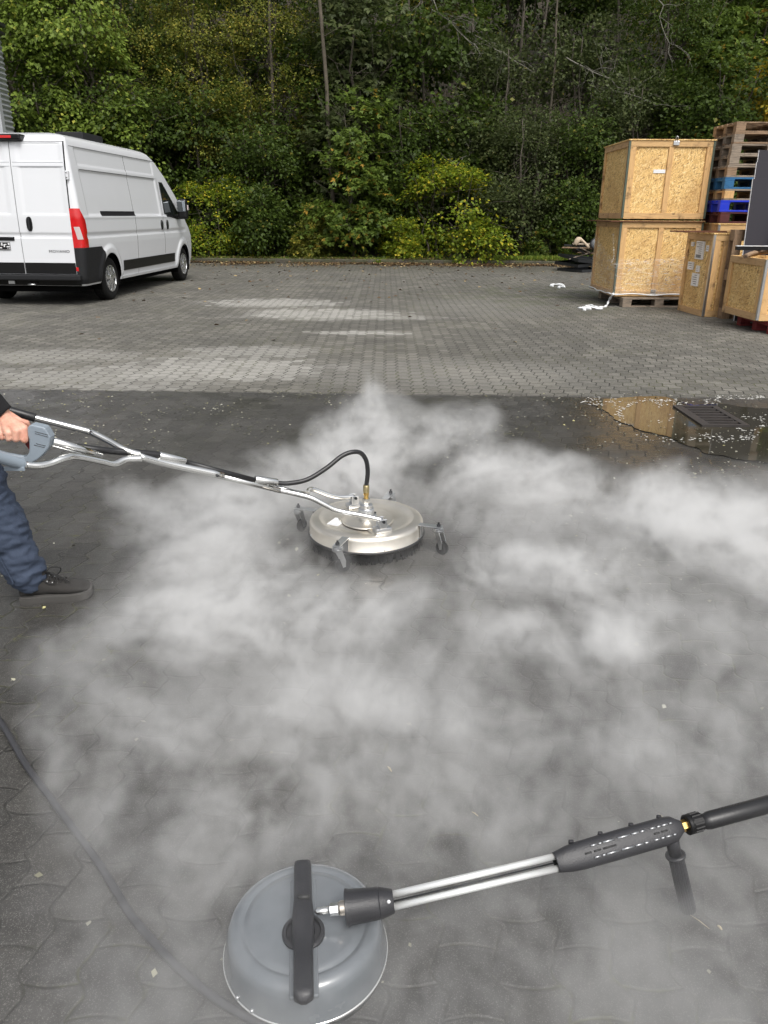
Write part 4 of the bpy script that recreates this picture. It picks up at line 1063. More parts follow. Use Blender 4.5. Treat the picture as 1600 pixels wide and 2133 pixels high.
# stretch film on the lower crate
fb = empty('stretch_film', (3.665, 12.86, .155)); tag(fb, 'clear stretch film wound round the lower crate with loose white tail', 'film')
rs = np.random.RandomState(3)
def film_pt(s, t):
    """s: metres along the path back-left corner -> front-left corner -> front right; t: 0 bottom .. 1 top edge"""
    top = .70-.12*sm01(s, .4, 1.5)+.22*(1-sm01(s, 0, .9)); z = .03+(top-.03)*t; o_ = .018+.012*mnoise.noise(Vector((s*4, z*14, 0)))+.006*mnoise.noise(Vector((s*3, z*50, 4)))
    if s < 1.45: y = 1.45-s; x = -o_; y = max(y, -o_)
    else: x = s-1.45; y = -o_
    if 1.35 < s < 1.55:
        a = (s-1.35)/.2*PI/2; x = -o_+ .06*(1-math.cos(a)) if s < 1.45 else x; 
    return (x, y, z)
rows = [[film_pt(2.72*j/130, i/26) for j in range(131)] for i in range(27)]
MB().grid(rows, True).build('film', m_film, fb)
mb = MB(); pts = [film_pt(s, .02) for s in np.linspace(0, 2.72, 60)]; pts = [(p[0]-.012, p[1]-.012, .03+.03*mnoise.noise(Vector((k*.12, 3, 0)))+.01*sm01(k, 20, 60)) for k, p in enumerate(pts)]
mb.tube(pts, [.009+.010*abs(mnoise.noise(Vector((k*.35, 0, 0)))) for k in range(60)], 8); mb.build('twisted_band', m_cloth, fb)
tailp = [at(1270, 612, .20), at(1269, 625, .08), at(1262, 638, .02), at(1245, 640, .012), at(1230, 636, .012), at(1215, 640, .012)]
tailp[0] = Vector((3.66, 12.82, .2)); mb = MB(); pts = smooth_path(tailp, 6); mb.tube(pts, [.016+.007*math.sin(k*1.7) for k in range(len(pts))], 7)
for q in range(5):
    c = at(1212+q*9, 641+2*math.sin(q*2), .012); ellipsoid(mb, c, (.07, .05, .014), None, 8, 5)
bw(mb, 'loose_tail', m_cloth, fb)
mb = MB(); pts = smooth_path([(-.03, .25, .95), (-.035, .05, .62), (-.03, -.03, .50), (.6, -.035, .56), (1.2, -.03, .62)], 10); mb.tube(pts, [.010+.006*math.sin(k*1.9) for k in range(len(pts))], 6); mb.build('film_fold', m_film, fb)

# ------------------------------------------------------------------ pallets
GP = 'pallets at the right edge of the yard'
def make_pallet(mat1, mat2, plastic=False):
    root = empty('pallet', (0, 0, 0)); W_, D_ = 1.2, .8
    for k in range(5):
        y = .0+k*(.8-.12)/4; MB().box((0, y, .122), (W_, y+.115, .144), bev=.002).build('top_board', mat1, root)
    for x in (0, .5275, 1.055): MB().box((x, .001, .1), (x+.145, .799, .1215)).build('cross_board', mat2, root)
    for x in (0, .5275, 1.055):
        for y in (.002, .33, .70): MB().box((x+.001, y, .0225), (x+.144, y+.098, .0995), bev=.003).build('block', mat2, root)
    for y in (0, .33, .70): MB().box((0, y, 0), (W_, y+.10, .022), bev=.002).build('bottom_board', mat1, root)
    return root
specs = [('blockred', 'dark red wooden pallet, lowest of the tall stack', m_drpal, m_drpal), ('b', 'bright blue plastic pallet, second from the bottom of the stack', m_bplas, m_bplas),
         ('c', 'light wooden pallet between the two blue ones', m_pallh, m_pine), ('d', 'teal blue painted pallet in the middle of the stack', m_bpal, m_bpal),
         ('e', 'weathered pallet right on the teal blue one', m_pallh, m_pall), ('f', 'pale wooden pallet, fourth from the top of the stack', m_pallh, m_pallh),
         ('g', 'pale wooden pallet, third from the top of the stack', m_pallh, m_pallh), ('h', 'worn pallet just under the topmost one', m_pall, m_pallh),
         ('i', 'brown pallet lying on top of the stack', m_pall, m_pall)]
base = make_pallet(m_pall, m_pallh); zt = 1.273
hgt = [.158, .163, .155, .160, .160, .142, .146, .150, .140]
jx = [0, -.05, .02, -.02, .0, .02, .03, .05, .06]
for k, (a_, lab_, ma, mb_) in enumerate(specs):
    p_ = base if k == 0 else copy_tree(base)
    p_.location = (5.075+jx[k]*.6, 12.54, zt); p_.rotation_euler = (0, 0, (.01, -.012, .008, 0, .015, -.01, .012, -.01, .03)[k]); p_.scale = (1, 1, hgt[k]/.1445); zt += hgt[k]+.0015
    tag(p_, lab_, 'pallet', GP)
    for ch in [q for q in bpy.data.objects if q.parent == p_]:
        if k > 0:
            ch.data = ch.data  # shared mesh
            ch.material_slots[0].link = 'OBJECT'; ch.material_slots[0].material = ma if 'board' in ch.name and 'cross' not in ch.name else mb_
        else:
            ch.material_slots[0].link = 'OBJECT'; ch.material_slots[0].material = ma
def pallet_at(label, loc, rot, scale=(1, 1, 1), mat1=m_pallh, mat2=m_pallh):
    p_ = copy_tree(base); p_.location = loc; p_.rotation_euler = rot; p_.scale = scale; tag(p_, label, 'pallet', GP)
    for ch in [q for q in bpy.data.objects if q.parent == p_]: ch.material_slots[0].link = 'OBJECT'; ch.material_slots[0].material = mat1 if 'top' in ch.name or 'bottom' in ch.name else mat2
    return p_
pallet_at('weathered pallet under the film wrapped crate', (3.80, 12.72, 0), (0, 0, 0), (.97, 1.9, 1.0), m_pallh, m_pallh)
pallet_at('red pallet under the open topped crate', (4.78, 9.72, 0), (0, 0, .02), (.9, 1.2, .95), m_rpal, m_rpal)
# a pallet standing on end, its deck turned to the camera: local x -> up, local y -> right
Mst = Matrix(((0, 1, 0, 4.80), (0, 0, -1, 11.40), (1, 0, 0, 0.0), (0, 0, 0, 1)))
Mst = Matrix(((0, 1, 0, 4.80), (-.03, 0, -1, 11.42), (1, 0, 0, .0), (0, 0, 0, 1)))
p_ = pallet_at('orange brown pallet standing on end beside the labelled crate', (0, 0, 0), (0, 0, 0), (1, 1, 1), m_pall, m_pall)
p_.matrix_world = Matrix.Translation((4.80, 11.44, .0)) @ Matrix(((0, -1, 0, 0), (0, 0, -1, 0), (1, 0, 0, 0), (0, 0, 0, 1))).to_4x4() @ Matrix.Translation((0, -.8, 0))

# dark boards leaning in front of the pallets
GD = 'anthracite boards leaning beside the pallets'
for k, (px0, py0, y0_, wd, lab_) in enumerate(((1567, 372, 11.08, .36, 'shortest anthracite board, the front one of the leaning boards'), (1575, 337, 11.115, .42, 'middle anthracite board stepped behind the front one'), (1580, 312, 11.15, .60, 'tallest anthracite board at the back of the leaning boards'))):
    tp = atY(px0, py0, y0_+.10); h = tp.z; lean = .14
    root = empty('leaning_board', (tp.x+.03, y0_, 0)); tag(root, lab_, 'board', GD)
    A_ = Matrix.Rotation(-math.atan2(lean, h), 4, 'X'); MB().box((0, 0, 0), (wd, .016, math.hypot(h, lean)), A_, .002).build('board', m_panel, root)
    mb = MB(); mb.box((-.004, -.001, 0), (-.0005, .017, math.hypot(h, lean)), A_); mb.build('edge_band', m_label, root)
o = MB().box((0, 0, 0), (.5, .016, 1.6), Matrix.Translation((5.06, 10.98, 0)) @ Matrix.Rotation(-.05, 4, 'X') @ Matrix.Rotation(.18, 4, 'Y'), .002).build('leaning_board', m_panel)
tag(o, 'anthracite board tilted sideways at the very edge of the photo', 'board', GD)

# contents of the open crate and the profile lying on them
for k, (px0, py0, px1, py1, Y0, Y1) in enumerate(((1545, 536, 1640, 522, 10.8, 10.3), (1552, 534, 1600, 524, 10.2, 10.8))):
    a = atY(px0, py0, Y0); c_ = atY(px1, py1, Y1); pts = [a, a.lerp(c_, .3)+Vector((0, 0, .02)), a.lerp(c_, .7)+Vector((0, 0, .02)), c_]
    mb = MB(); mb.tube(smooth_path(pts, 4), .028, 5); o = mb.build('timber_offcut', m_pall); tag(o, ('long pale timber offcut sticking out of the open crate', 'short timber offcut lying inside the open crate')[k], 'timber')
a = atY(1535, 516, 10.45); pr = empty('metal_profile', (a.x, a.y, a.z)); tag(pr, 'long black profile with a white top edge lying across the open crate', 'profile')
MB().box((0, 0, -.03), (2.1, .05, .018), bev=.002).build('profile_body', m_black, pr); MB().box((0, -.001, .0185), (2.1, .051, .026)).build('white_edge', m_label, pr)
for k, (px0, py0, px1, Y0, r_) in enumerate(((1398, 476, 1512, 12.0, .010), (1410, 480, 1508, 11.8, .008), (1425, 483, 1513, 11.65, .009))):
    a = atY(px0, py0, Y0); e_ = atY(px1, py0+3, Y0); z_ = 1.152+k*.0005+r_; mb = MB(); mb.box((0, -.035, -r_), (e_.x-a.x, .035, r_), bev=.002)
    o = mb.build('rusty_bar', m_rust); o.location = (a.x, Y0, 1.15+r_+.002); o.rotation_euler = (0, 0, (-.02, .03, .0)[k]); tag(o, ('rusty flat bar furthest back on the labelled crate', 'rusty flat bar in the middle on the labelled crate', 'rusty flat bar nearest the camera on the labelled crate')[k], 'steel bar')

# scrap heap beside the crates
GS = 'scrap heaped left of the crates'
sx0 = at(1183, 548).x
def tray(label, loc, rot, w_=1.15, d_=.9, h_=.07):
    root = empty('metal_tray', loc); root.rotation_euler = rot; tag(root, label, 'tray', GS)
    MB().box((.03, .03, .0), (w_-.03, d_-.03, .012)).build('tray_floor', m_steel, root)
    mb = MB(); mb.box((0, 0, 0), (w_, .03, h_)); mb.box((0, d_-.03, 0), (w_, d_, h_)); mb.box((0, .03, 0), (.03, d_-.03, h_)); mb.box((w_-.03, .03, 0), (w_, d_-.03, h_)); mb.build('tray_rim', m_steel, root)
a = at(1212, 568)
tray('lowest black metal tray of the scrap heap', (a.x, a.y, .0), (0, .0, .55)); tray('black tray lying on the lowest one', (a.x-.1, a.y+.05, .12), (.05, -.06, .5)); tray('tilted black tray on top of the others', (a.x-.12, a.y+.0, .26), (.12, .10, .42))
rs = random.Random(4)
for k in range(7):
    L_ = rs.uniform(.5, 1.0); mb = MB(); mb.box((-L_/2, -.05, -.012), (L_/2, .05, .012), bev=.002)
    o = mb.build('broken_plank', (m_pallh, m_pall, m_steel)[k % 3]); o.location = (a.x+.25+rs.uniform(-.3, .35), a.y+.4+rs.uniform(-.3, .3), .40+.045*k); o.rotation_euler = (rs.uniform(-.3, .3), rs.uniform(-.35, .35), rs.uniform(-1, 1.4))
    tag(o, ('grey broken plank low in the scrap heap', 'brown broken plank low in the scrap heap', 'dark metal strip in the scrap heap', 'grey broken plank half way up the scrap heap', 'brown broken plank half way up the scrap heap', 'dark metal strip high in the scrap heap', 'grey splintered plank on top of the scrap heap')[k], 'plank', GS)
mb = MB(); pts = [atY(1198, 510, a.y+.3), atY(1205, 499, a.y+.3), atY(1215, 503, a.y+.3), atY(1228, 516, a.y+.25)]; mb.tube(smooth_path(pts, 5), [.05+.02*math.sin(k*.4) for k in range(16)], 8)
o = mb.build('curved_offcut', m_plain('pale_leather', (.45, .36, .26), .7)); tag(o, 'pale curved offcut on top of the scrap heap', 'offcut', GS)
d0 = atY(1242, 508, a.y+.2); o = MB().lathe([(.15, -.02), (.16, 0), (.12, .02), (.03, .022)], 24, Matrix.Translation(d0) @ Matrix.Rotation(1.2, 4, 'X')).build('round_lid', m_steel); tag(o, 'round grey lid leaning on the scrap heap by the crates', 'lid', GS)
# the post behind the crates by the scrap
q_ = atY(1250, 500, 20.5)
# white film scraps on the paving
for k, (px, py, s_, lab_) in enumerate(((1150, 596, .26, 'white strip of film on the paving near the scrap heap'), (1165, 600, .12, 'small white film scrap beside the longer strip'), (1218, 646, .10, 'crumpled white scrap on the paving left of the crates'))):
    c_ = at(px, py); mb = MB(); pts = [(c_.x+s_*math.cos(t*.9)*(.5-t/6)*2, c_.y+s_*.6*math.sin(t*1.3), .014+.01*math.sin(t*2)) for t in np.linspace(0, 3, 10)]; mb.tube(pts, [.010+.02*abs(math.sin(j)) for j in range(10)], 6); o = mb.build('film_scrap', m_cloth); tag(o, lab_, 'film scrap')

# ------------------------------------------------------------------ drain grate and puddle
ga, gb, gc, gd_ = at(1412, 852), at(1487, 850), at(1548, 888), at(1466, 891)
gx0, gx1 = (ga.x+gd_.x)/2, (gb.x+gc.x)/2; gy0, gy1 = (gd_.y+gc.y)/2, (ga.y+gb.y)/2
gr = empty('drain_grate', (gx0, gy0, 0)); gr.rotation_euler = (0, 0, 0); tag(gr, 'rusty brown gully grate lying in the puddle', 'grate')
W_, D_ = gx1-gx0, gy1-gy0
m_iron = m_plain('rusty_cast_iron', (.050, .044, .042), .5, .3, .35, 25, .5, 120)
mb = MB(); zt = .020
mb.box((-.02, -.02, 0), (W_+.02, .012, zt)); mb.box((-.02, D_-.012, 0), (W_+.02, D_+.02, zt)); mb.box((-.02, .012, 0), (.045, D_-.012, zt)); mb.box((W_-.022, .012, 0), (W_+.02, D_-.012, zt)); mb.build('grate_frame', m_iron, gr)
for k in range(1, 7): MB().box((.045, D_*k/7-.014, 0), (W_-.022, D_*k/7+.014, zt-.002)).build('grate_bar', m_iron, gr)
MB().box((-.01, -.01, .0045), (W_+.01, D_+.01, .006)).build('shaft_shade_sheet', m_under, gr)  # thin black sheet, painted as the darkness of a shaft between the bars
outl = [(1222, 840), (1262, 833), (1310, 828), (1350, 826), (1392, 829), (1420, 836), (1445, 845), (1490, 843), (1530, 846), (1580, 851), (1640, 852), (1700, 860), (1700, 985), (1600, 966), (1545, 960), (1500, 950), (1455, 938), (1425, 925), (1395, 912), (1350, 901), (1310, 888), (1280, 872), (1262, 856), (1240, 848)]
pts = [at(*q) for q in outl]; pts = smooth_path(pts+[pts[0]], 8)[:-1]
pts = [p+Vector((mnoise.noise(p*6), mnoise.noise(p*6+Vector((9, 9, 9))), 0))*.04+Vector((mnoise.noise(p*19), mnoise.noise(p*21+Vector((4, 4, 4))), 0))*.03 for p in pts]
b = NB('puddle_water'); v = b.coord(); n1 = b.noise(v, 3.0, 4, .6); n2 = b.noise(v, 22, 4, .7)
dl_ = b.vmath('DISTANCE', v, (at(1335, 862).x, at(1335, 862).y, 0)); silt = b.sstep(b.math('ADD', dl_, b.math('MULTIPLY_ADD', n1, .5, -.25)), .70, .22)
c = b.mix(silt, b.mix(n2, (.022, .021, .015), (.04, .036, .024)), b.mix(n2, (.050, .041, .027), (.095, .077, .051)))
b.pbr(c, .035, 0, b.bump(b.noise(v, 5, 2), .03, .004), IOR=1.33, Specular_IOR_Level=.42); m_water = b.m
bmw = bmesh.new(); vv_ = [bmw.verts.new((p.x, p.y, .0048)) for p in pts]; fce = bmw.faces.new(vv_)
if fce.normal.z < 0: fce.normal_flip()
bmesh.ops.triangulate(bmw, faces=[fce]); me = bpy.data.meshes.new('puddle'); bmw.to_mesh(me); bmw.free(); me.materials.append(m_water)
o = bpy.data.objects.new('puddle', me); COL.objects.link(o); tag(o, kind='structure')
# damp silt fringe round the puddle
# foam flecks floating on it
rs = np.random.RandomState(8); pts = []
def arcpts(cx_, cy_, rx, ry, a0, a1, n_, j):
    for _ in range(n_):
        a = rs.uniform(a0, a1); p = at(cx_+math.cos(a)*rx+rs.normal()*j, cy_-math.sin(a)*ry+rs.normal()*j*.45); pts.append((p.x, p.y))
arcpts(1375, 862, 88, 26, 1.2, 3.6, 100, 4); arcpts(1395, 840, 28, 6, 0, 6.28, 60, 5); arcpts(1248, 838, 30, 5, 0, 6.28, 60, 6); arcpts(1560, 885, 26, 16, 0, 6.28, 60, 7); arcpts(1520, 905, 60, 12, 3.3, 6.0, 80, 9)
arcpts(1540, 829, 48, 3, 0, 6.28, 90, 2); arcpts(1480, 838, 14, 4, 0, 6.28, 36, 3); arcpts(1400, 905, 70, 14, 3.3, 5.5, 34, 7); arcpts(1330, 862, 70, 26, 0, 6.28, 40, 8)
P = np.array(pts); n = len(P); P = np.concatenate([P, rs.uniform(.007, .010, (n, 1))], 1); a_ = rs.normal(size=n)*.5
D = np.stack([np.cos(a_), np.sin(a_), np.zeros(n)], 1); Nn = np.tile(np.array([0., 0., 1.]), (n, 1)); m_foam = m_plain('foam', (.75, .74, .70), .6)
sh = np.array([(0, -.2, 0), (.2, .32, 0), (.9, .25, 0), (1, -.25, 0)])
me = leaves_mesh('foam_flecks', P, D, Nn, rs.uniform(.005, .020, n), rs.uniform(0, 1, n), m_foam, sh); o = bpy.data.objects.new('foam_flecks', me); COL.objects.link(o); tag(o, 'white foam flecks floating on the puddle and at its edge', 'foam', kind='stuff')
# ------------------------------------------------------------------ stainless surface cleaner
DC = Vector((-.078, 3.18, 0))
cl = empty('surface_cleaner', DC); tag(cl, 'stainless steel round surface cleaner with casters and long tube handle', 'surface cleaner')
TD = Matrix.Translation(DC)
MB().lathe([(.20, .048), (.252, .048), (.257, .052), (.257, .056), (.252, .060), (.252, .105), (.247, .116), (.236, .122), (.224, .124), (.212, .127), (.205, .126), (.196, .119), (.18, .118), (.128, .118), (.122, .121), (.10, .1215), (.02, .1215)], 96, TD).build('deck', m_inox, None)
deck = bpy.data.objects['deck']; hold(deck, cl)
mb = MB(); mb.lathe([(.2535, .0515), (.2605, .0535), (.2605, .058), (.2535, .0605)], 96, TD, True, False); bw(mb, 'rim_seal', m_hose, cl)
# brush skirt
mb = MB(); rs = np.random.RandomState(9)
for k in range(520):
    a = rs.uniform(0, 6.28); r = .240+rs.uniform(-.006, .006); p = DC+Vector((math.cos(a)*r, math.sin(a)*r, .05)); q = p+Vector((math.cos(a)*rs.uniform(0, .015), math.sin(a)*rs.uniform(0, .015), -rs.uniform(.038, .048)))
    t_ = Vector((-math.sin(a), math.cos(a), 0))*.0022; mb.add([p-t_, p+t_, q+t_, q-t_], [(0, 1, 2, 3)])
mb.lathe([(.232, .012), (.238, .012), (.240, .05), (.232, .05)], 64, TD, True, False)
bw(mb, 'brush_skirt', m_rubber, cl)
mb = MB(); mb.tube([DC+Vector((0, 0, .02)), DC+Vector((0, 0, .05))], .02, 12); mb.box((-.20, -.012, .026), (.20, .012, .038), TD @ Matrix.Rotation(.6, 4, 'Z')); bw(mb, 'spray_bar', m_inox, cl)
# pressed plateau that carries the yoke
pm = Vector((-.01, 3.0, 0)); pf = Vector((-.137, 3.285, 0)); ydir = (pf-pm).normalized(); yx = Vector((ydir.y, -ydir.x, 0))
Bm = Matrix(((yx.x, ydir.x, 0, 0), (yx.y, ydir.y, 0, 0), (0, 0, 1, 0), (0, 0, 0, 1)))
def MP(p): return Matrix.Translation(p) @ Bm
mid = (pm+pf)/2
mb = MB(); mb.box((-.045, -.165, .1185), (.062, .165, .1262), MP(mid), .006); mb.lathe([(.115, .1225), (.112, .1285), (.104, .131), (.02, .131)], 64, MP(mid)); bw(mb, 'raised_plateau', m_inox, cl, 40)
for k, pv_ in enumerate((pm, pf)):
    mb = MB(); mb.box((-.032, -.020, .126), (.040, .026, .146), MP(pv_), .003); mb.box((-.014, -.016, .1465), (.020, .020, .172), MP(pv_), .003)
    o = bw(mb, 'yoke_mount', m_zinc, cl, 40)
    for s_ in (-1, 1):
        m2 = MB(); m2.box((-.017, s_*.0185-.003, .146), (.017, s_*.0185+.003, .188), MP(pv_), .0028); bw(m2, 'mount_cheek', m_zinc, o)
    m2 = MB(); m2.tube([MP(pv_) @ Vector((0, -.028, .178)), MP(pv_) @ Vector((0, .028, .178))], .0065, 10); bw(m2, 'pivot_bolt', m_steel, o)
# swivel
SV = Vector((-.078, 3.165, 0)); TS = Matrix.Translation(SV)
mb = MB(); mb.lathe([(.046, .128), (.046, .138), (.040, .140), (.035, .142), (.035, .166), (.033, .170), (.028, .172), (.028, .186), (.024, .189), (.004, .189)], 36, TS); o = bw(mb, 'swivel', m_zinc, cl, 40)
m2 = MB(); m2.lathe([(.017, .1895), (.017, .215), (.004, .215)], 6, TS, False); bw(m2, 'hex_nut', m_chrome, o)
for a in range(4):
    m2 = MB(); c_ = SV+Vector((math.cos(a*PI/2+.4)*.041, math.sin(a*PI/2+.4)*.041, .1385)); m2.lathe([(.0055, 0), (.0055, .006), (.001, .006)], 8, Matrix.Translation(c_)); bw(m2, 'swivel_bolt', m_steel, o)
mb = MB(); mb.lathe([(.010, .2155), (.010, .228), (.012, .229), (.012, .240), (.009, .242)], 16, TS); bw(mb, 'brass_fitting', m_brass, cl, 40)
mb = MB(); mb.lathe([(.0125, .2425), (.0135, .246), (.0135, .274), (.0120, .276)], 20, TS); bw(mb, 'hose_ferrule', m_plain('brass_ferrule', (.48, .40, .22), .35, 1), cl, 40)
# label
la = DC+Vector((-.128, -.055, 0)); mb = MB(); TL = Matrix.Translation(la) @ Matrix.Rotation(-.42, 4, 'Z'); mb.box((-.028, -.042, .1185), (.028, .042, .1196), TL @ Matrix.Rotation(PI/2*0, 4, 'Z')); o = bw(mb, 'type_label', m_label, cl)
m2 = MB()
for k in range(7): m2.box((-.022, -.034+k*.0105, .1197), (.022-.006*(k % 3), -.0325+k*.0105, .1200), TL)
bw(m2, 'printing', m_plain('pale_print', (.45, .47, .5), .6), o)
# rivets
for k in range(8):
    a = k*PI/4+.33; c_ = DC+Vector((math.cos(a)*.2525, math.sin(a)*.2525, .066)); mb = MB(); ellipsoid(mb, c_, (.004, .004, .004), None, 8, 6); bw(mb, 'rivet', m_zinc, cl)
# casters
for k in range(4):
    a = R(-19.3)+k*PI/2; d = Vector((math.cos(a), math.sin(a), 0)); M_ = Matrix.Translation(DC) @ Matrix.Rotation(a, 4, 'Z')
    ce = bpy.data.objects.new('caster', None); COL.objects.link(ce); hold(ce, cl)
    mb = MB(); mb.box((.2535, -.016, .062), (.2565, .016, .118), M_, .001); mb.box((.243, -.016, .1185), (.348, .016, .1225), M_, .001)
    o = mb.build('bracket', m_zinc); o.parent = ce
    P0 = DC+d*.332
    mb = MB(); mb.lathe([(.0085, .1228), (.0085, .132), (.0045, .133), (.0045, .141), (.001, .141)], 6, Matrix.Translation(P0), False); o = mb.build('caster_bolt', m_steel); o.parent = ce
    mb = MB(); mb.lathe([(.010, .096), (.021, .096), (.0225, .100), (.0225, .106), (.019, .1075), (.021, .1085), (.021, .114), (.012, .118)], 28, Matrix.Translation(P0)); o = mb.build('swivel_race', m_zinc, None, 40); o.parent = ce
    ta = R((-40, 40, 60, 20)[k]); Mf = Matrix.Translation(P0) @ Matrix.Rotation(ta, 4, 'Z')
    mb = MB()
    for s_ in (-1, 1): mb.prism([(-.014, .098), (.016, .098), (.030, .055), (.030, .026), (.018, .024), (.006, .06)], s_*.015-.0015, s_*.015+.0015, Mf @ Matrix.Rotation(PI/2, 4, 'X'))
    o = mb.build('fork', m_zinc); o.parent = ce
    Mw = Mf @ Matrix.Translation((.022, 0, .0285)) @ Matrix.Rotation(PI/2, 4, 'X')
    mb = MB(); mb.lathe([(.006, -.012), (.024, -.012), (.0285, -.008), (.0285, .008), (.024, .012), (.006, .012)], 28, Mw); o = mb.build('caster_wheel', m_rubber); o.parent = ce
for ch in list(bpy.data.objects):
    if ch.parent and ch.parent.name.startswith('caster') and ch.parent.type == 'EMPTY': ch.matrix_parent_inverse = Matrix.Identity(4)

# yoke and handle tubes
pmz, pfz = pm+Vector((0, 0, .178)), pf+Vector((0, 0, .178))
TR = .0115
jn_ = atY(575, 1020, 2.99); j2 = atY(436, 986, 2.86); j3 = atY(350, 966, 2.77)
near = smooth_path([pmz, atY(760, 1075, 3.0), atY(704, 1064, 3.0), atY(672, 1049, 2.99), atY(648, 1037, 2.985), atY(610, 1027, 2.985), jn_], 6)
far = smooth_path([pfz, atY(700, 1035, 3.24), atY(655, 1020, 3.20), atY(643, 1021, 3.16), atY(638, 1028, 3.08), atY(612, 1025, 3.01), jn_+Vector((0, .012, .008))], 6)
mb = MB(); mb.tube(near, TR*.95, 14); bw(mb, 'yoke_tube', m_chrome, cl)
mb = MB(); mb.tube(far, TR*.95, 14); bw(mb, 'yoke_tube', m_chrome, cl)
mb = MB(); mb.tube([jn_+Vector((.02, 0, -.004)), j2], TR*1.02, 16); bw(mb, 'handle_tube', m_chrome, cl)
k1 = atY(290, 951, 2.70)
mb = MB(); mb.tube(smooth_path([j2+Vector((.05, .012, -.012)), j3, k1], 4), TR*1.22, 16); bw(mb, 'handle_tube', m_chrome, cl)
for q in ((438, 987), (453, 991)):
    c_ = atY(q[0], q[1], 2.845); mb = MB(); ellipsoid(mb, c_, (.006, .005, .006), None, 8, 6); bw(mb, 'screw', m_steel, cl)
# the two arms of the handlebar
armn = smooth_path([k1+Vector((.012, -.01, -.004)), atY(262, 957, 2.66), atY(238, 966, 2.62), atY(212, 961, 2.58), atY(160, 951, 2.50), atY(135, 954, 2.45), atY(105, 965, 2.41), atY(82, 970, 2.38), atY(60, 969, 2.36), atY(40, 965, 2.34), atY(-60, 935, 2.22)], 6)
armf = smooth_path([k1+Vector((0, .014, .004)), atY(262, 938, 2.70), atY(225, 918, 2.73), atY(195, 903, 2.75), atY(178, 897, 2.76), atY(72, 870, 2.72), atY(38, 860, 2.71), atY(-60, 833, 2.66)], 6)
mb = MB(); mb.tube(armn, TR, 16); bw(mb, 'handlebar', m_chrome, cl)
mb = MB(); mb.tube(armf, TR*1.04, 16); bw(mb, 'handlebar', m_chrome, cl)
mb = MB(); a_, c_ = atY(74, 870.5, 2.722), atY(-60, 833, 2.662); mb.tube([a_, a_+(c_-a_)*.02, c_], [.0150, .0158, .0158], 18); bw(mb, 'rubber_grip', m_hose, cl)
# middle lance tube running into the gun handle
la_, lb_ = atY(108, 919, 2.47), atY(212, 949, 2.60)
mb = MB(); mb.tube([la_, la_.lerp(lb_, .6), la_.lerp(lb_, .62), lb_], [.0142, .0142, .013, .0095], 18); bw(mb, 'lance_tube', m_chrome, cl)
mb = MB(); mb.tube([atY(107, 928, 2.462), atY(205, 955, 2.58)], .003, 8); bw(mb, 'thin_rod', m_chrome, cl)
# feed hose clipped along the tube
hose1 = smooth_path([atY(160, 930, 2.62), atY(200, 936, 2.64), atY(240, 940, 2.68), atY(290, 943, 2.72), atY(332, 948, 2.76)], 6)
mb = MB(); mb.tube(hose1, .0125, 14); bw(mb, 'feed_hose', m_hose, cl)
mb = MB(); mb.tube([atY(385, 962, 2.82), atY(460, 982, 2.88), atY(533, 1001, 2.945)], .0105, 14); bw(mb, 'feed_hose', m_hose, cl)
for (q0, q1) in (((331, 949, 2.755), (386, 960, 2.815)), ((531, 998, 2.945), (578, 1005, 2.985))):
    a_, c_ = atY(*q0), atY(*q1); mb = MB(); mb.tube([a_, a_.lerp(c_, .02), a_.lerp(c_, .98), c_], [.0135, .0152, .0152, .0135], 18); o = bw(mb, 'hose_sleeve', m_chrome, cl)
    mb = MB(); mc = a_.lerp(c_, .5); mb.cbox((0, 0, 0), (.02, .008, .03), Matrix.Translation(mc-Vector((0, 0, .02))), .002); bw(mb, 'clip', m_zinc, o)
ferr = SV+Vector((0, 0, .27))
hose2 = smooth_path([atY(577, 1006, 2.985), atY(600, 1007, 3.0), atY(640, 999, 3.03), atY(680, 975, 3.07), atY(712, 950, 3.11), atY(735, 941.5, 3.13), atY(752, 944, 3.15), atY(763, 960, 3.16), atY(766, 985, 3.165), ferr], 7)
mb = MB(); mb.tube(hose2, .0098, 14); bw(mb, 'feed_hose', m_hose, cl)
# gun handle: D-shaped grey body
GY = 2.455
def gp(x, y): p = atY(x, y, GY); return (p.x, p.z)
outer = [(62, 889), (65, 884), (70, 881.5), (94, 887), (99, 890), (103, 896), (110, 908), (109, 914), (106, 928), (100, 938), (88, 950), (80, 956), (72, 960), (48, 960), (46, 950), (56, 949.5), (61, 946), (65, 940), (66, 930), (65.5, 912), (62, 903)]
Mg = Matrix(((1, 0, 0, 0), (0, 0, -1, GY), (0, 1, 0, 0), (0, 0, 0, 1)))
bmg = bmesh.new(); pts = [gp(*q) for q in outer]
v0 = [bmg.verts.new((x, GY-.020, z)) for x, z in pts]; f_ = bmg.faces.new(v0); ex = bmesh.ops.extrude_face_region(bmg, geom=[f_]); bmesh.ops.translate(bmg, verts=[q for q in ex['geom'] if isinstance(q, bmesh.types.BMVert)], vec=(0, .04, 0))
bmesh.ops.recalc_face_normals(bmg, faces=bmg.faces[:]); eds = [e for e in bmg.edges if abs(e.verts[0].co.y-e.verts[1].co.y) < .001]
bmesh.ops.bevel(bmg, geom=eds, offset=.0055, segments=3, affect='EDGES', profile=.6)
me = bpy.data.meshes.new('gun_body'); bmg.to_mesh(me); bmg.free(); me.materials.append(m_grey); gun = bpy.data.objects.new('gun_body', me); COL.objects.link(gun); hold(gun, cl)
for (p0, p1) in (((73, 899), (100, 906)), ((73, 903), (100.5, 910.5)), ((75, 924), (95, 929)), ((71, 927), (93, 932.5))):
    a_, c_ = atY(p0[0], p0[1], GY-.0205), atY(p1[0], p1[1], GY-.0205); mb = MB(); mb.tube([a_, c_], .0009, 6); bw(mb, 'vent_line', m_print, gun)
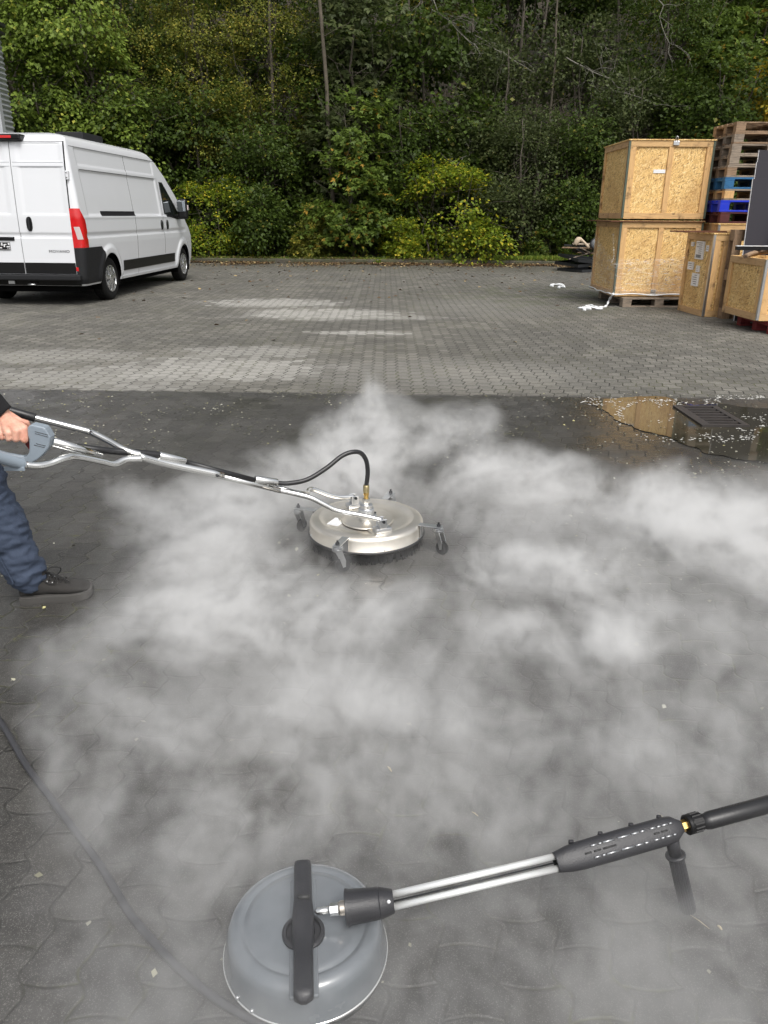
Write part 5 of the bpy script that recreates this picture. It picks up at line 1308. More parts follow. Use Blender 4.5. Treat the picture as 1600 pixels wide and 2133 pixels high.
gr0, gr1 = atY(64, 902, GY+.002), atY(-70, 884, GY+.02)
mb = MB(); mb.tube([gr0, gr1], .0125, 16); bw(mb, 'upper_grip', m_grey, gun)
mb = MB(); mb.tube(smooth_path([atY(-60, 935, 2.22), atY(-10, 950, 2.28), atY(40, 965, 2.34), atY(45, 966.5, 2.346)], 4), [.0190]*13, 18); mb.box((-.03, -.004, -.012), (.035, .004, .002), Matrix.Translation(atY(28, 973, 2.33)), .002); bw(mb, 'lower_shell', m_grey, gun)
mb = MB(); mb.tube(smooth_path([atY(-70, 915, 2.44), atY(0, 943, 2.44), atY(30, 950, 2.445), atY(52, 953.5, 2.45)], 4), [.0085]*13, 12); bw(mb, 'guard', m_grey, gun)
tr_ = [gp(*q) for q in ((55, 924), (60, 908), (63, 905), (65.5, 914), (66, 939))]
mb = MB(); mb.prism([(x, z) for x, z in tr_], -.009, .009, Mg); bw(mb, 'trigger', m_lred, gun)

# ------------------------------------------------------------------ plastic surface cleaner in front, with its lance
FC = Vector((-.148, 1.106, 0)); TF = Matrix.Translation(FC)
fc = empty('patio_cleaner', FC); tag(fc, 'blue grey plastic round cleaner head with twin tube lance, nearest the camera', 'surface cleaner')
prof = [(.150, .020), (.1585, .022), (.1585, .030), (.157, .036), (.1535, .060), (.150, .080), (.146, .092), (.139, .0995), (.128, .1030), (.1215, .1035), (.1190, .1012), (.1160, .1010), (.1135, .1035), (.10, .1050), (.05, .1065), (.004, .1070)]
mb = MB(); mb.lathe(prof, 96, TF); bw(mb, 'dome', m_bluegrey, fc)
mb = MB(); mb.lathe([(.159, .0225), (.1612, .0240), (.1612, .0290), (.159, .0300)], 96, TF, True, False); bw(mb, 'rim_trim', m_chrome, fc)
mb = MB(); mb.lathe([(.145, .004), (.154, .004), (.156, .021), (.146, .021)], 64, TF, True, False); bw(mb, 'brush_ring', m_rubber, fc)
for a in (3.9, 4.15, .4): 
    mb = MB(); c_ = FC+Vector((math.cos(a)*.1588, math.sin(a)*.1588, .033)); ellipsoid(mb, c_, (.004, .004, .004), None, 8, 6); bw(mb, 'rivet', m_zinc, fc)
# flat band under the handle bar, hub disc
ba, bb_ = Vector((-.163, 1.222, 0)), Vector((-.131, .919, 0)); bd_ = (bb_-ba).normalized(); bn = Vector((-bd_.y, bd_.x, 0)); bc0 = (ba+bb_)/2
Mb = Matrix(((bn.x, bd_.x, 0, bc0.x), (bn.y, bd_.y, 0, bc0.y), (0, 0, 1, 0), (0, 0, 0, 1)))
mb = MB(); mb.box((-.026, -.128, .100), (.026, .128, .1082), Mb, .003); bw(mb, 'raised_band', m_bluegrey, fc)
mb = MB(); mb.lathe([(.040, .104), (.040, .112), (.036, .1145), (.033, .1145), (.031, .110), (.022, .110), (.02, .128), (.002, .128)], 48, Matrix.Translation(bc0+Vector((0, .0, 0)))); o = bw(mb, 'hub', m_dgrip, fc, 35)
# handle bar with rounded section and ends
rows = []
nL = 34
for i in range(nL+1):
    t = i/nL; y = -.1535+.307*t; e_ = min(1, min(t, 1-t)*26); e_ = max(.35, 1-(1-e_)**3); wv = (.0175+.003*(1-sm01(abs(y), .02, .06)))*e_; z1 = .126+.016*e_; z0 = .126-.010*e_
    row = []
    for k in range(16):
        a = 2*PI*k/16; cx_, cz_ = math.cos(a), math.sin(a); row.append(Mb @ Vector((math.copysign(abs(cx_)**.55, cx_)*wv, y, (z0+z1)/2+math.copysign(abs(cz_)**.6, cz_)*(z1-z0)/2)))
    rows.append(row)
mb = MB(); mb.grid(rows, True, True); mb.f += [tuple(range(16))[::-1], tuple(nL*16+k for k in range(16))]; mb.sm += [False]*2; bar = bw(mb, 'handle_bar', m_dgrip, fc)
for s_ in (-1, 1): mb = MB(); mb.box((-.011, s_*.115-.012, .104), (.011, s_*.115+.012, .124), Mb, .003); bw(mb, 'bar_foot', m_dgrip, bar)
mb = MB(); mb.tube([Mb @ Vector((-.009*1, -.052, .1425)), Mb @ Vector((.013, -.050, .1425))], .005, 10); 
o = bw(mb, 'bar_slot', m_print, bar)
# coupling and lance
L0 = at(655, 1899, .138); L1 = at(720, 1891, .145); L2 = at(820, 1877, .155); L3 = at(1157, 1797, .175); L4 = at(1418, 1722, .197); L5 = at(1465, 1712, .203); L6 = at(1760, 1632, .245)
dL = (L1-L0).normalized()
mb = MB(); mb.tube([L0, L0+dL*.006, L0+dL*.032], [.002, .0065, .0068], 14); bw(mb, 'nipple', m_chrome, fc)
mb = MB(); mb.tube([L0+dL*.030, L0+dL*.046], .0115, 6); bw(mb, 'hex_nut', m_zinc, fc, 20)
mb = MB(); mb.tube([L0+dL*.046, L0+dL*.050, L0+dL*.062, L0+dL*.066, L1], [.011, .0135, .0135, .011, .011], 18); bw(mb, 'coupling', m_plain('nickel', (.55, .50, .44), .3, 1), fc, 30)
d2 = (L2-L1).normalized(); Ls = (L2-L1).length; mb = MB()
mb.tube([L1, L1+d2*.001, L1+d2*.004, L1+d2*.008, L1+d2*(Ls*.68), L1+d2*(Ls*.70), L1+d2*(Ls*.72), L1+d2*Ls*.98, L2], [.030, .0335, .0335, .0315, .0285, .0275, .0285, .0215, .020], 30); o = bw(mb, 'lance_boot', m_dgrip, fc, 30)
camv = (Vector((0, 0, CAM_H))-L2).normalized()
mb = MB(); q = L1+d2*(Ls*.9)+camv*.0245; ellipsoid(mb, q, (.0035, .0035, .0035), None, 10, 8); bw(mb, 'boot_screw', m_label, o)
up_ = camv.cross(d2).normalized()*-1
up_ = (up_ if up_.y > 0 else -up_)
for s_ in (-1, 1):
    mb = MB(); mb.tube([L2-d2*.01+up_*.0108*s_, L3+(L3-L2).normalized()*.01+up_*.0110*s_], .0064, 14); bw(mb, 'lance_tube', m_alu, fc)
mb = MB(); mb.tube([L2-up_*.0005-camv*.003, L3-camv*.003], .0016, 8); bw(mb, 'thin_rod', m_steel, fc)
d3 = (L4-L3).normalized(); S3 = (L4-L3).length; n3 = camv-d3*camv.dot(d3); n3.normalize(); u3 = d3.cross(n3).normalized(); u3 = u3 if u3.y > 0 else -u3
def ring3(s, ru, rn, n=28):
    out = []
    for k in range(n):
        a = 2*PI*k/n; cx_, cz_ = math.cos(a), math.sin(a)
        out.append(L3+d3*s+u3*(math.copysign(abs(cx_)**.8, cx_)*ru)+n3*(math.copysign(abs(cz_)**.8, cz_)*rn))
    return out
st = [(0, .0185, .013), (.002, .0195, .014), (.03, .0245, .0175), (.055, .0265, .019), (S3*.5, .0275, .020), (S3*.86, .0275, .020), (S3*.93, .0255, .019), (S3*.97, .018, .016), (S3, .0125, .0125), (S3+.001, .001, .001)]
mb = MB(); mb.grid([ring3(*q) for q in st], True, True); shr = bw(mb, 'vented_shroud', m_dgrip, fc, 35)
def slot(s0, s1, uu, mat, nm):
    mb = MB(); bl_ = .0018; rr = lambda s: .0203 if s > .055 else .018+(s/.055)*.002
    fn = lambda s: n3*(.0206*(abs(1-(abs(uu)/.0275)**2.5))**.4*(1 if s > .06 else .95)-.0006)
    a_, c_ = L3+d3*s0+u3*uu+fn(s0), L3+d3*s1+u3*uu+fn(s1); mb.tube([a_, c_], bl_, 6); bw(mb, nm, mat, shr)
for (a_, c_) in ((.075, .088), (.092, .099), (.102, .126), (.135, .162), (.166, .182), (.186, .196), (.208, .220), (.224, .232), (.235, .248), (.252, .258)):
    for uu in (.0115, -.0105):
        if c_ < S3-.02: slot(a_, c_, uu, m_zinc, 'vent_slot')
for (a_, c_) in ((.058, .072), (.078, .093), (.098, .126), (.212, .225), (.229, .243)): slot(a_, c_, .0005, m_print, 'vent_slot')
for s_ in (.045, .11, .18, .245):
    if s_ < S3-.02: mb = MB(); c_ = L3+d3*s_+u3*.0275; mb.cbox((0, 0, 0), (.010, .007, .010), Matrix.Translation(c_), .002); bw(mb, 'shroud_clip', m_dgrip, shr)
mb = MB(); mb.tube([L4-d3*.002, L4+d3*.014], .0118, 6); bw(mb, 'brass_nut', m_brass, fc, 20)
d5 = (L6-L5).normalized()
mb = MB(); mb.tube([L4+d3*.012, L4+d3*.014, L4+d3*.020, L4+d3*.022, L4+d3*.046, L4+d3*.050], [.018, .0205, .0205, .0190, .0190, .0150], 28); cr_ = bw(mb, 'swivel_collar', m_black, fc, 30)
for k in range(14):
    a = 2*PI*k/14; cc_ = L4+d3*.034+(u3*math.cos(a)+n3*math.sin(a))*.0190; mb = MB(); Mx = Matrix(((d3.x, u3.x, n3.x, cc_.x), (d3.y, u3.y, n3.y, cc_.y), (d3.z, u3.z, n3.z, cc_.z), (0, 0, 0, 1))); mb.box((-.010, -.0014, -.0014), (.010, .0014, .0014), Mx); bw(mb, 'collar_rib', m_black, cr_)
mb = MB(); mb.tube([L4+d3*.048, L5+d5*.006, L5+d5*.012, L6], [.0135, .0165, .0178, .0178], 26); bw(mb, 'lance_grip', m_hose, fc)
for k in range(8): mb = MB(); c_ = L5+d5*(.040+.0075*k)+u3*.0155+n3*.008; ellipsoid(mb, c_, (.0018, .0018, .0018), None, 6, 5); bw(mb, 'grip_dot', m_print, fc)
# side grip standing on the paving
G0 = at(1398, 1742, .185); G1 = at(1434, 1896, .018); dg_ = (G1-G0).normalized(); gl_ = (G1-G0).length
mb = MB(); mb.tube([G0-dg_*.01, G0+dg_*.02, G0+dg_*.045], [.0165, .0135, .0130], 20); sg = bw(mb, 'side_grip', m_dgrip, fc)
mb = MB(); mb.tube([G0+dg_*.041, G0+dg_*.043, G0+dg_*.047, G0+dg_*.049], [.016, .0205, .0205, .016], 24); bw(mb, 'grip_ring', m_dgrip, sg)
rows = []; ou = dg_.orthogonal().normalized(); ov = dg_.cross(ou)
for s_, rr_ in ((.049, .0155), (.06, .0160), (gl_*.7, .0163), (gl_-.008, .0168), (gl_-.001, .0160), (gl_, .0135)):
    rows.append([G0+dg_*s_+(ou*math.cos(a)+ov*math.sin(a))*(rr_*(1 if (k % 4) < 3 else .90)) for k, a in enumerate([2*PI*k/72 for k in range(72)])])
mb = MB(); mb.grid(rows, True, True); mb.f += [tuple(5*72+k for k in range(72))]; mb.sm += [False]; bw(mb, 'ribbed_sleeve', m_dgrip, sg, 40)

# grey pressure hose on the ground
hp = [(-160, 1330), (-60, 1430), (0, 1502), (52, 1590), (100, 1655), (150, 1722), (200, 1790), (238, 1850), (272, 1905), (320, 1962), (370, 2014), (430, 2066), (490, 2105), (560, 2140), (650, 2180), (760, 2230)]
mb = MB(); mb.tube(smooth_path([at(x, y, .009) for x, y in hp], 8), .0085, 14); gh = mb.build('pressure_hose', m_ghose); tag(gh, 'grey pressure hose curving over the paving at the lower left', 'hose')

# straws and chips of wood on the wet paving
for k, (p0, p1, r_, lab_) in enumerate((((1437, 1905), (1478, 1935), .0007, 'thin pale straw lying below the side grip'), ((1372, 1694), (1384, 1708), .0007, 'short straw behind the vented shroud'), ((983, 1691), (996, 1700), .0016, 'pale wood chip in the middle foreground'),
                                       ((808, 1597), (816, 1607), .003, 'small tan leaf scrap left of the wood chip'), ((1495, 1928), (1504, 1937), .0028, 'pale seed husk right of the side grip'))):
    a_, c_ = at(*p0, .003), at(*p1, .003); mb = MB(); mb.tube([a_, a_.lerp(c_, .5)+Vector((0, 0, .002)), c_], [r_*.6, r_, r_*.5], 6); o = mb.build('straw', m_plain('straw', (.5, .42, .26), .7) if 'straw' not in MATS else MATS['straw']); tag(o, lab_, 'straw')

# ------------------------------------------------------------------ the person
pr_ = empty('person', (-1.5, 2.62, 0)); tag(pr_, 'person in navy jacket and jeans pushing the surface cleaner handle', 'person')
ank = atY(62, 1197, 2.60); kne = atY(-48, 985, 2.60); hipR = Vector((-1.83, 2.60, .93)); hipL = Vector((-1.86, 2.78, .93)); pel = Vector((-1.85, 2.69, .97))
ankL = Vector((-2.20, 2.84, .11)); kneL = Vector((-1.98, 2.83, .50)); chest = Vector((-1.74, 2.69, 1.30)); neck = Vector((-1.66, 2.69, 1.50)); head = Vector((-1.60, 2.69, 1.66))
shR = Vector((-1.70, 2.50, 1.42)); shL = Vector((-1.70, 2.88, 1.42)); wrR = atY(2, 861, 2.49); elR = Vector((-1.55, 2.45, 1.08)); wrL = atY(-110, 815, 2.66); elL = Vector((-1.60, 2.88, 1.06))
# continuous body: head, neck, arms and both hands
mb = MB()
ellipsoid(mb, head+Vector((.01, 0, .02)), (.092, .074, .115), Matrix.Rotation(.35, 3, 'Y')); ellipsoid(mb, head+Vector((.055, 0, -.06)), (.045, .05, .045))
fwd = Vector((math.cos(.45), 0, -math.sin(.45))); upv = Vector((math.sin(.45), 0, math.cos(.45)))
capsule(mb, [head+fwd*.080+upv*.02, head+fwd*.101-upv*.018], [.008, .0125]); ellipsoid(mb, head+fwd*.078-upv*.056, (.010, .022, .006)); ellipsoid(mb, head+fwd*.070-upv*.092, (.022, .024, .018)); ellipsoid(mb, head+fwd*.030-upv*.06, (.058, .056, .058))
for s_ in (-1, 1):
    ellipsoid(mb, head+Vector((-.005, s_*.078, 0)), (.018, .008, .03)); ellipsoid(mb, head+fwd*.082+upv*.022+Vector((0, s_*.032, 0)), (.012, .014, .011))
capsule(mb, [chest, neck, head-upv*.06], [.09, .058, .055]); capsule(mb, [pel, chest], [.12, .13])
capsule(mb, [shR, elR, wrR], [.05, .040, .029]); capsule(mb, [shL, elL, wrL], [.05, .040, .029])
for h0, k0, a0 in ((hipR, kne, ank), (hipL, kneL, ankL)): capsule(mb, [h0, k0, a0], [.075, .048, .036])
def hand(mb, wr_, kn, pip, tip, tip2, thumb, rk, rp):
    for a_, b_, c_, e_, r1, r2 in zip(kn, pip, tip, tip2, rk, rp):
        capsule(mb, [wr_.lerp(a_, .12), wr_.lerp(a_, .6), a_], [.017, r1*.98, r1], 10); capsule(mb, [a_, b_], [r1*.96, r2*1.02], 10); capsule(mb, [b_, c_], [r2*1.02, r2*.93], 10); capsule(mb, [c_, e_], [r2*.93, r2*.82], 10)
    capsule(mb, thumb, [.016, .0135, .0112, .0095], 10)
H = atY
kn = [H(50, 893, 2.440), H(34, 898, 2.425), H(17, 902, 2.424), H(1, 905, 2.434)]
pip = [H(51, 916, 2.432), H(33, 914.5, 2.420), H(18, 913.5, 2.422), H(4, 911, 2.432)]
tip = [H(52, 917, 2.458), H(35, 914.5, 2.447), H(20, 913, 2.449), H(6, 910, 2.458)]
tip2 = [H(51, 905, 2.478), H(35, 902, 2.470), H(20, 900, 2.470), H(6, 897, 2.476)]
th = [wrR.lerp(H(50, 893, 2.45), .22)+Vector((0, .018, 0)), H(42, 879, 2.475), H(56, 881, 2.490), H(60, 891, 2.496)]
hand(mb, wrR, kn, pip, tip, tip2, th, [.0148, .0150, .0142, .0128], [.0122, .0114, .0106, .0096])
# tendons and veins on the back of the hand
for k in range(4): capsule(mb, [wrR.lerp(kn[k], .35)+Vector((0, -.0135, .004)), wrR.lerp(kn[k], .7)+Vector((0, -.0125, .003)), kn[k]+Vector((0, -.0065, .002))], [.0032, .0036, .0056], 6)
capsule(mb, [wrR.lerp(kn[1], .3)+Vector((0, -.017, .003)), wrR.lerp(kn[2], .5)+Vector((0, -.0165, .004)), wrR.lerp(kn[1], .75)+Vector((0, -.015, .006))], [.002, .0022, .002], 6)
off = wrL-wrR+Vector((0, 0, 0)); gd2 = (atY(-60, 833, 2.662)-atY(74, 870.5, 2.722))
kL = [wrL+Vector((.075-.022*k, -.002*k, -.045+.008*k)) for k in range(4)]
hand(mb, wrL, kL, [q+Vector((0, -.012, -.036)) for q in kL], [q+Vector((0, -.036, -.032)) for q in kL], [q+Vector((0, -.042, -.012)) for q in kL], [wrL+Vector((.01, -.02, -.01)), wrL+Vector((.05, -.035, -.02)), wrL+Vector((.075, -.036, -.03)), wrL+Vector((.09, -.03, -.036))], [.0145, .0148, .014, .0128], [.012, .0112, .0105, .0095])
bd2 = remeshed(mb, 'body', m_skin, .0030, 3); hold(bd2, pr_)
for s_ in (-1, 1):
    m2 = MB(); ellipsoid(m2, head+fwd*.088+upv*.022+Vector((0, s_*.032, 0)), (.006, .010, .005)); bw(m2, 'eye', m_label, pr_)
mb = MB(); ellipsoid(mb, head+Vector((-.008, 0, .055)), (.104, .086, .098)); ellipsoid(mb, head+Vector((-.055, 0, -.01)), (.055, .074, .08)); o = remeshed(mb, 'hair', m_hair, .008, 3); hold(o, pr_)
# jacket
def wrinkle(o, amp, fr, seed=0, zs=1.0, ridge=False):
    me = o.data; n = len(me.vertices); co = np.zeros(n*3); no = np.zeros(n*3); me.vertices.foreach_get('co', co); me.vertices.foreach_get('normal', no)
    co = co.reshape(-1, 3); no = no.reshape(-1, 3)
    d = np.array([mnoise.noise(Vector((p[0]*fr, p[1]*fr, p[2]*fr*zs+seed)))+.5*mnoise.noise(Vector((p[0]*fr*2.3, p[1]*fr*2.3, p[2]*fr*2.3*zs+seed))) for p in co.tolist()])
    if ridge: d = .35-np.abs(d)*1.6
    me.vertices.foreach_set('co', (co+no*(amp*d)[:, None]).ravel()); me.update()
mb = MB(); dW = (wrR-elR).normalized(); dWL = (wrL-elL).normalized(); cuf = atY(17, 868, 2.49); cuf = wrR-dW*.012
capsule(mb, [pel+Vector((0, 0, -.05)), pel.lerp(chest, .5), chest, neck-upv*.05], [.165, .16, .165, .085]); capsule(mb, [pel+Vector((0, -.07, 0)), chest+Vector((0, -.08, 0))], [.13, .12]); capsule(mb, [pel+Vector((0, .07, 0)), chest+Vector((0, .08, 0))], [.13, .12])
capsule(mb, [shR, elR, cuf-dW*.07], [.082, .068, .053]); capsule(mb, [shL, elL, wrL-dWL*.08], [.082, .068, .053]); capsule(mb, [shR, neck-upv*.06, shL], [.075, .07, .075])
jk = remeshed(mb, 'jacket', m_jacket, .009, 5); wrinkle(jk, .010, 14); hold(jk, pr_)
def cuff(W_, d_, w0):
    rows = []; ou = d_.orthogonal().normalized(); ov = d_.cross(ou)
    for s_, rr_ in ((-.085, .048), (-.075, .054), (-.04, .051), (-.008, .0445), (0, .0440), (.001, .040), (-.02, .034)):
        rows.append([W_+d_*s_+(ou*math.cos(a)+ov*math.sin(a))*(rr_*(1+.012*(k % 2))*w0) for k, a in enumerate([2*PI*k/64 for k in range(64)])])
    return MB().grid(rows, True, True)
o = bw(cuff(wrR+dW*.006, dW, .88), 'cuff', m_cuff, pr_); o = bw(cuff(wrL-dWL*.02, dWL, .88), 'cuff', m_cuff, pr_)
# jeans
mb = MB(); hem = atY(60, 1205, 2.60)
capsule(mb, [pel+Vector((0, -.02, -.02)), pel+Vector((0, .02, -.02))], [.165, .165])
capsule(mb, [hipR, hipR.lerp(kne, .5), kne, kne.lerp(hem, .45), hem+Vector((-.004, 0, .012))], [.115, .100, .088, .083, .071]); capsule(mb, [hipL, hipL.lerp(kneL, .5), kneL, kneL.lerp(ankL, .5), ankL+Vector((0, 0, .0))], [.115, .1, .086, .082, .07])
jn2 = remeshed(mb, 'jeans', m_denim, .0075, 3); wrinkle(jn2, .010, 6.0, 3, 3.2); wrinkle(jn2, .011, 9, 13, 2.6, True); wrinkle(jn2, .004, 24, 9, 2.2, True); hold(jn2, pr_)
sm_pts = [hipR+Vector((.02, -.118, 0)), hipR.lerp(kne, .5)+Vector((.01, -.108, 0)), kne+Vector((.01, -.096, 0)), kne.lerp(hem, .45)+Vector((-.01, -.090, 0)), hem+Vector((-.02, -.074, .01))]
mb = MB(); mb.tube(smooth_path(sm_pts, 10), .003, 6); bw(mb, 'seam', m_denim, jn2)
# shoes
def shoe(heel, toe, sc=1.0, laces=True):
    d = (toe-heel); L = d.length; d.normalize(); s = Vector((-d.y, d.x, 0)); u = Vector((0, 0, 1))
    root = bpy.data.objects.new('shoe', None); COL.objects.link(root); hold(root, pr_)
    prof = [(0, .036, .070, .0), (.05, .041, .086, .0), (.15, .043, .098, .0), (.28, .041, .102, 0), (.38, .040, .092, 0), (.48, .044, .084, 0), (.6, .048, .075, 0), (.72, .050, .068, 0), (.84, .048, .062, .002), (.93, .040, .053, .006), (.985, .022, .036, .011), (1.0, .010, .030, .014)]
    rows = []
    for t, w_, h_, z0 in prof:
        row = []
        for k in range(24):
            a = 2*PI*k/24; cx_, cz_ = math.cos(a), math.sin(a); zz = .024+z0+max(0, (h_-.024-z0))*(.5+.5*math.copysign(abs(cz_)**.75, cz_)); row.append(heel+d*(t*L)+s*(cx_*w_*(1 if cz_ < .2 else 1-.45*(cz_-.2)*(1 if t > .3 else .55)))+u*zz)
        rows.append(row)
    mb = MB(); mb.grid(rows, True, True); mb.f += [tuple(range(24))[::-1], tuple(11*24+k for k in range(24))]; mb.sm += [True]*2; o = mb.build('upper', m_suede); o.parent = root
    # collar round the ankle
    mb = MB(); c0 = heel+d*(.22*L)+u*.085; capsule(mb, [c0, c0+u*.045-d*.005], [.043, .043]); o = mb.build('collar', m_suede); o.parent = root
    rows = []
    for t, w_, h_, z0 in prof:
        w2 = w_+.005; lift = z0*.8
        rows.append([heel+d*(t*L*1.03-.015*L)+s*(w2*cx_)+u*(z_+lift) for cx_, z_ in ((-1, .0), (-1.03, .012), (-1, .028), (-.8, .031), (.8, .031), (1, .028), (1.03, .012), (1, .0))])
    mb = MB(); mb.grid(rows, False, True); mb.f += [tuple(range(8))[::-1], tuple(11*8+k for k in range(8))]; mb.sm += [False]*2; o = mb.build('sole', m_sole, None, 50); o.parent = root
    if laces:
        mb = MB()
        for k in range(4):
            t = .36+.075*k; h_ = interp([(0, .07), (.28, .102), (.38, .094), (.48, .084), (.6, .075), (.72, .068)], t)+.003; c_ = heel+d*(t*L); w_ = .023
            mb.tube([c_-s*w_+u*(h_-.016), c_-s*w_*.4+u*h_+d*.005, c_+s*w_*.4+u*h_+d*.012, c_+s*w_+u*(h_-.014)+d*.018], .0022, 6); mb.tube([c_+s*w_+u*(h_-.016), c_+s*w_*.4+u*h_+d*.005, c_-s*w_*.4+u*(h_+.002)+d*.012, c_-s*w_+u*(h_-.014)+d*.018], .0022, 6)
        c_ = heel+d*(.36*L)+u*.100
        for s_ in (-1, 1): mb.tube(smooth_path([c_, c_-s*.02*s_+u*.018+d*.02, c_-s*.040*s_+u*.004+d*.05, c_-s*.044*s_-u*.022+d*.035, c_-s*.03*s_-u*.012, c_], 5), .0021, 6)
        mb.tube(smooth_path([c_, c_+d*.03+u*.014-s*.02, c_+d*.065-u*.004-s*.03, c_+d*.09-u*.025-s*.03], 5), .0021, 6)
        o = mb.build('laces', m_lace); o.parent = root
        for k in range(4):
            t = .40+.07*k; h_ = interp([(.28, .102), (.38, .094), (.48, .084), (.6, .075), (.72, .068)], t)
            for s_ in (-1, 1):
                m2 = MB(); c2 = heel+d*(t*L)+s*(.027*s_)+u*(h_-.014); m2.tube([c2, c2+u*.007-s*.003*s_], .0022, 6); q = m2.build('eyelet', m_zinc); q.parent = root
    return root
hl, to_ = at(44, 1256, 0), at(190, 1243, 0); shoe(hl+Vector((0, .02, 0)), to_+Vector((0, .02, 0))); shoe(Vector((-2.27, 2.86, .0)), Vector((-1.99, 2.80, .0)), laces=False)
for ch in list(bpy.data.objects):
    if ch.parent and ch.parent.name.startswith('shoe') and ch.parent.type == 'EMPTY': ch.matrix_parent_inverse = Matrix.Identity(4)
# the two shoes' and casters' empties sit on the origin of the world inside their things, their meshes are in world coordinates

# ------------------------------------------------------------------ steam over the hot, wet paving
b = NB('steam'); pv2 = b.n('VolumePrincipled'); pv2.inputs['Color'].default_value = (.99, .99, .985, 1); pv2.inputs['Anisotropy'].default_value = .15
pv2.inputs['Density'].default_value = 1.0; b.l(pv2.outputs[0], b.out.inputs['Volume']); m_steam = b.m
class GN(NB):
    def __init__(self, name):
        self.t = bpy.data.node_groups.new(name, 'GeometryNodeTree'); self.t.interface.new_socket('Geometry', in_out='OUTPUT', socket_type='NodeSocketGeometry')
g = GN('steam_density'); v = g.t.nodes.new('GeometryNodeInputPosition').outputs[0]
def cnoise(v_, s_, d_=2):
    nd = g.n('TexNoise'); g.l(v_, nd.inputs['Vector']); nd.inputs['Scale'].default_value = s_; nd.inputs['Detail'].default_value = d_; return nd.outputs['Color']
w1 = g.vmath('MULTIPLY', g.vmath('SUBTRACT', cnoise(v, 1.6), (.5, .5, .5)), (.60, .60, .22))
w2 = g.vmath('MULTIPLY', g.vmath('SUBTRACT', cnoise(v, 5.5), (.5, .5, .5)), (.20, .20, .12))
pw = g.vmath('ADD', g.vmath('ADD', v, w1), w2)
def puff(px, py, z, rx, ry, rz, amp): p = at(px, py, z); return (p.x, p.y, p.z, rx, ry, rz, amp)
PUFFS = [puff(800, 930, .22, .38, .36, .34, .9), puff(775, 862, .34, .15, .20, .26, 1.0), puff(950, 905, .25, .28, .26, .22, .85), puff(690, 985, .12, .46, .32, .20, .7),
         puff(450, 1085, .12, .50, .40, .20, 1.1), puff(280, 1040, .08, .24, .22, .14, .45), puff(400, 1270, .10, .34, .28, .18, 1.2), puff(560, 1200, .08, .38, .24, .15, 1.0), puff(690, 1290, .09, .34, .2, .16, 1.0),
         puff(1090, 1010, .12, .46, .34, .20, 1.05), puff(1430, 1060, .14, .44, .38, .22, 1.1), puff(1600, 1130, .14, .38, .38, .22, 1.2), puff(1080, 1180, .08, .38, .2, .15, .9), puff(1300, 1320, .08, .24, .16, .13, 1.2), puff(1090, 1350, .06, .22, .14, .11, 1.0),
         puff(870, 1470, .07, .30, .18, .13, .75), puff(560, 1490, .07, .32, .2, .13, .75), puff(260, 1530, .07, .24, .2, .12, .65), puff(480, 1760, .07, .24, .16, .12, .75), puff(1480, 1560, .06, .28, .18, .11, .5), puff(900, 1690, .06, .30, .18, .11, .5), puff(1180, 1520, .06, .3, .18, .11, .4), puff(1250, 1180, .08, .3, .22, .15, .7), puff(200, 1400, .07, .22, .2, .11, .5), puff(330, 1650, .06, .2, .15, .1, .6), puff(620, 1620, .06, .26, .16, .11, .6), puff(700, 1400, .08, .3, .16, .12, .8), puff(330, 1180, .09, .3, .25, .16, .8)]
tot = None
for (cx_, cy_, cz_, rx, ry, rz, amp) in PUFFS:
    q = g.vmath('DIVIDE', g.vmath('SUBTRACT', pw, (cx_, cy_, cz_)), (rx, ry, rz)); d2_ = g.vmath('DOT_PRODUCT', q, q)
    g_ = g.math('MULTIPLY', g.math('SUBTRACT', 1.0, d2_, clamp=True), amp); tot = g_ if tot is None else g.math('ADD', tot, g_)
n1 = g.noise(pw, 3.2, 6, .62); n2 = g.noise(pw, 9, 6, .68)
# streaming outwards from under the steel disc
rel = g.vmath('MULTIPLY', g.vmath('SUBTRACT', pw, (DC.x, DC.y, 0)), (1, 1, 1.3)); rl = g.vmath('LENGTH', rel)
rn = g.vmath('NORMALIZE', rel); rc_ = g.n('CombineXYZ'); g.l(g.math('MULTIPLY', rl, .9), rc_.inputs[0])
n3 = g.noise(g.vmath('ADD', g.vmath('MULTIPLY', rn, (2.2, 2.2, 2.2)), rc_.outputs[0]), 3.0, 6, .68)
rad = g.sstep(rl, 2.2, .5)
nn = g.math('ADD', g.math('MULTIPLY', n1, .45), g.math('MULTIPLY', n2, .55))
nn = g.math('ADD', g.math('MULTIPLY', nn, g.math('MULTIPLY_ADD', rad, -.5, 1.0)), g.math('MULTIPLY', n3, g.math('MULTIPLY', rad, .5)))
sp = g.n('SeparateXYZ'); g.l(v, sp.inputs[0])
fade = g.math('MULTIPLY', g.sstep(sp.outputs[2], .24, .02), g.math('MULTIPLY', g.sstep(sp.outputs[1], 4.3, 3.3), g.sstep(sp.outputs[1], .5, .85)))
fade = g.math('MULTIPLY', fade, g.sstep(g.math('ADD', sp.outputs[0], g.math('MULTIPLY', sp.outputs[1], .143)), -.70, -.22))
n4 = g.noise(v, 24, 4, .6)
nn = g.math('ADD', nn, g.math('MULTIPLY_ADD', n4, .16, -.08))
nz = g.sstep(nn, .42, .62)
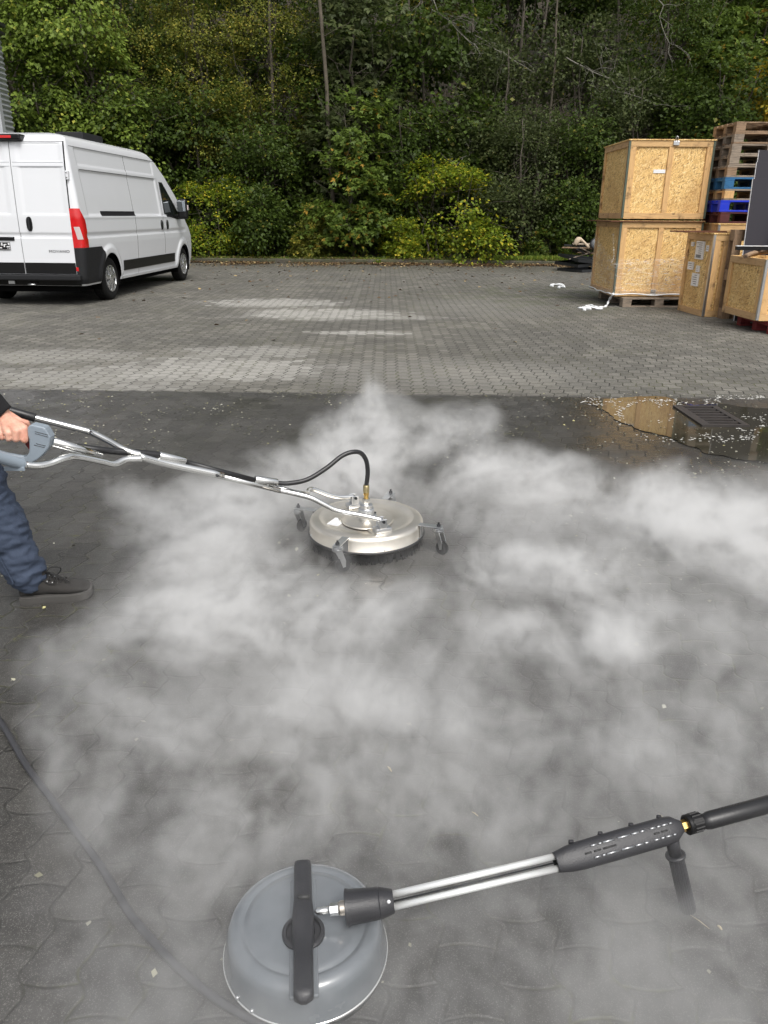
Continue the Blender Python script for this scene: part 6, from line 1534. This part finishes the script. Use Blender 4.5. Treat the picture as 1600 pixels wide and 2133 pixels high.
dens = g.math('ADD', g.math('MULTIPLY', g.math('MULTIPLY', tot, .88), g.math('MULTIPLY_ADD', nz, 1.85, .0)), g.math('MULTIPLY', fade, g.math('MULTIPLY_ADD', nz, .66, .09)))
X0, X1, Y0, Y1, Z1 = -1.5, 2.5, .5, 4.9, .66
edge = g.math('MULTIPLY', g.math('MULTIPLY', g.sstep(sp.outputs[0], X0, X0+.25), g.sstep(sp.outputs[0], X1, X1-.3)), g.math('MULTIPLY', g.sstep(sp.outputs[2], Z1, Z1-.2), g.math('MULTIPLY', g.sstep(sp.outputs[1], Y1, Y1-.3), g.sstep(sp.outputs[1], .5, .7))))
fl = g.vmath('MULTIPLY', v, (1, 1, 0)); edge = g.math('MULTIPLY', edge, g.math('MULTIPLY_ADD', g.sstep(g.vmath('DISTANCE', fl, (DC.x, DC.y-.18, 0)), .30, .62), .78, .22)); edge = g.math('MULTIPLY', edge, g.math('MULTIPLY_ADD', g.sstep(g.vmath('DISTANCE', fl, (-1.16, 2.5, 0)), .16, .42), .85, .15))
dens = g.math('MULTIPLY', g.math('MULTIPLY', dens, edge), 5.6)
dens = g.math('MAXIMUM', g.math('SUBTRACT', dens, .04), 0.0)
vc = g.t.nodes.new('GeometryNodeVolumeCube'); g.l(dens, vc.inputs['Density']); vc.inputs['Min'].default_value = (X0, Y0, .006); vc.inputs['Max'].default_value = (X1, Y1, Z1)
vc.inputs['Resolution X'].default_value = int((X1-X0)/.0115); vc.inputs['Resolution Y'].default_value = int((Y1-Y0)/.0115); vc.inputs['Resolution Z'].default_value = int(Z1/.0115)
sm_ = g.t.nodes.new('GeometryNodeSetMaterial'); sm_.inputs['Material'].default_value = m_steam; g.l(vc.outputs[0], sm_.inputs[0])
go = g.t.nodes.new('NodeGroupOutput'); g.l(sm_.outputs[0], go.inputs[0])
me = bpy.data.meshes.new('steam'); me.materials.append(m_steam); st_ = bpy.data.objects.new('steam', me); COL.objects.link(st_)
md = st_.modifiers.new('steam', 'NODES'); md.node_group = g.t
tag(st_, 'white steam drifting low over the paving around both surface cleaners', 'steam', kind='stuff')
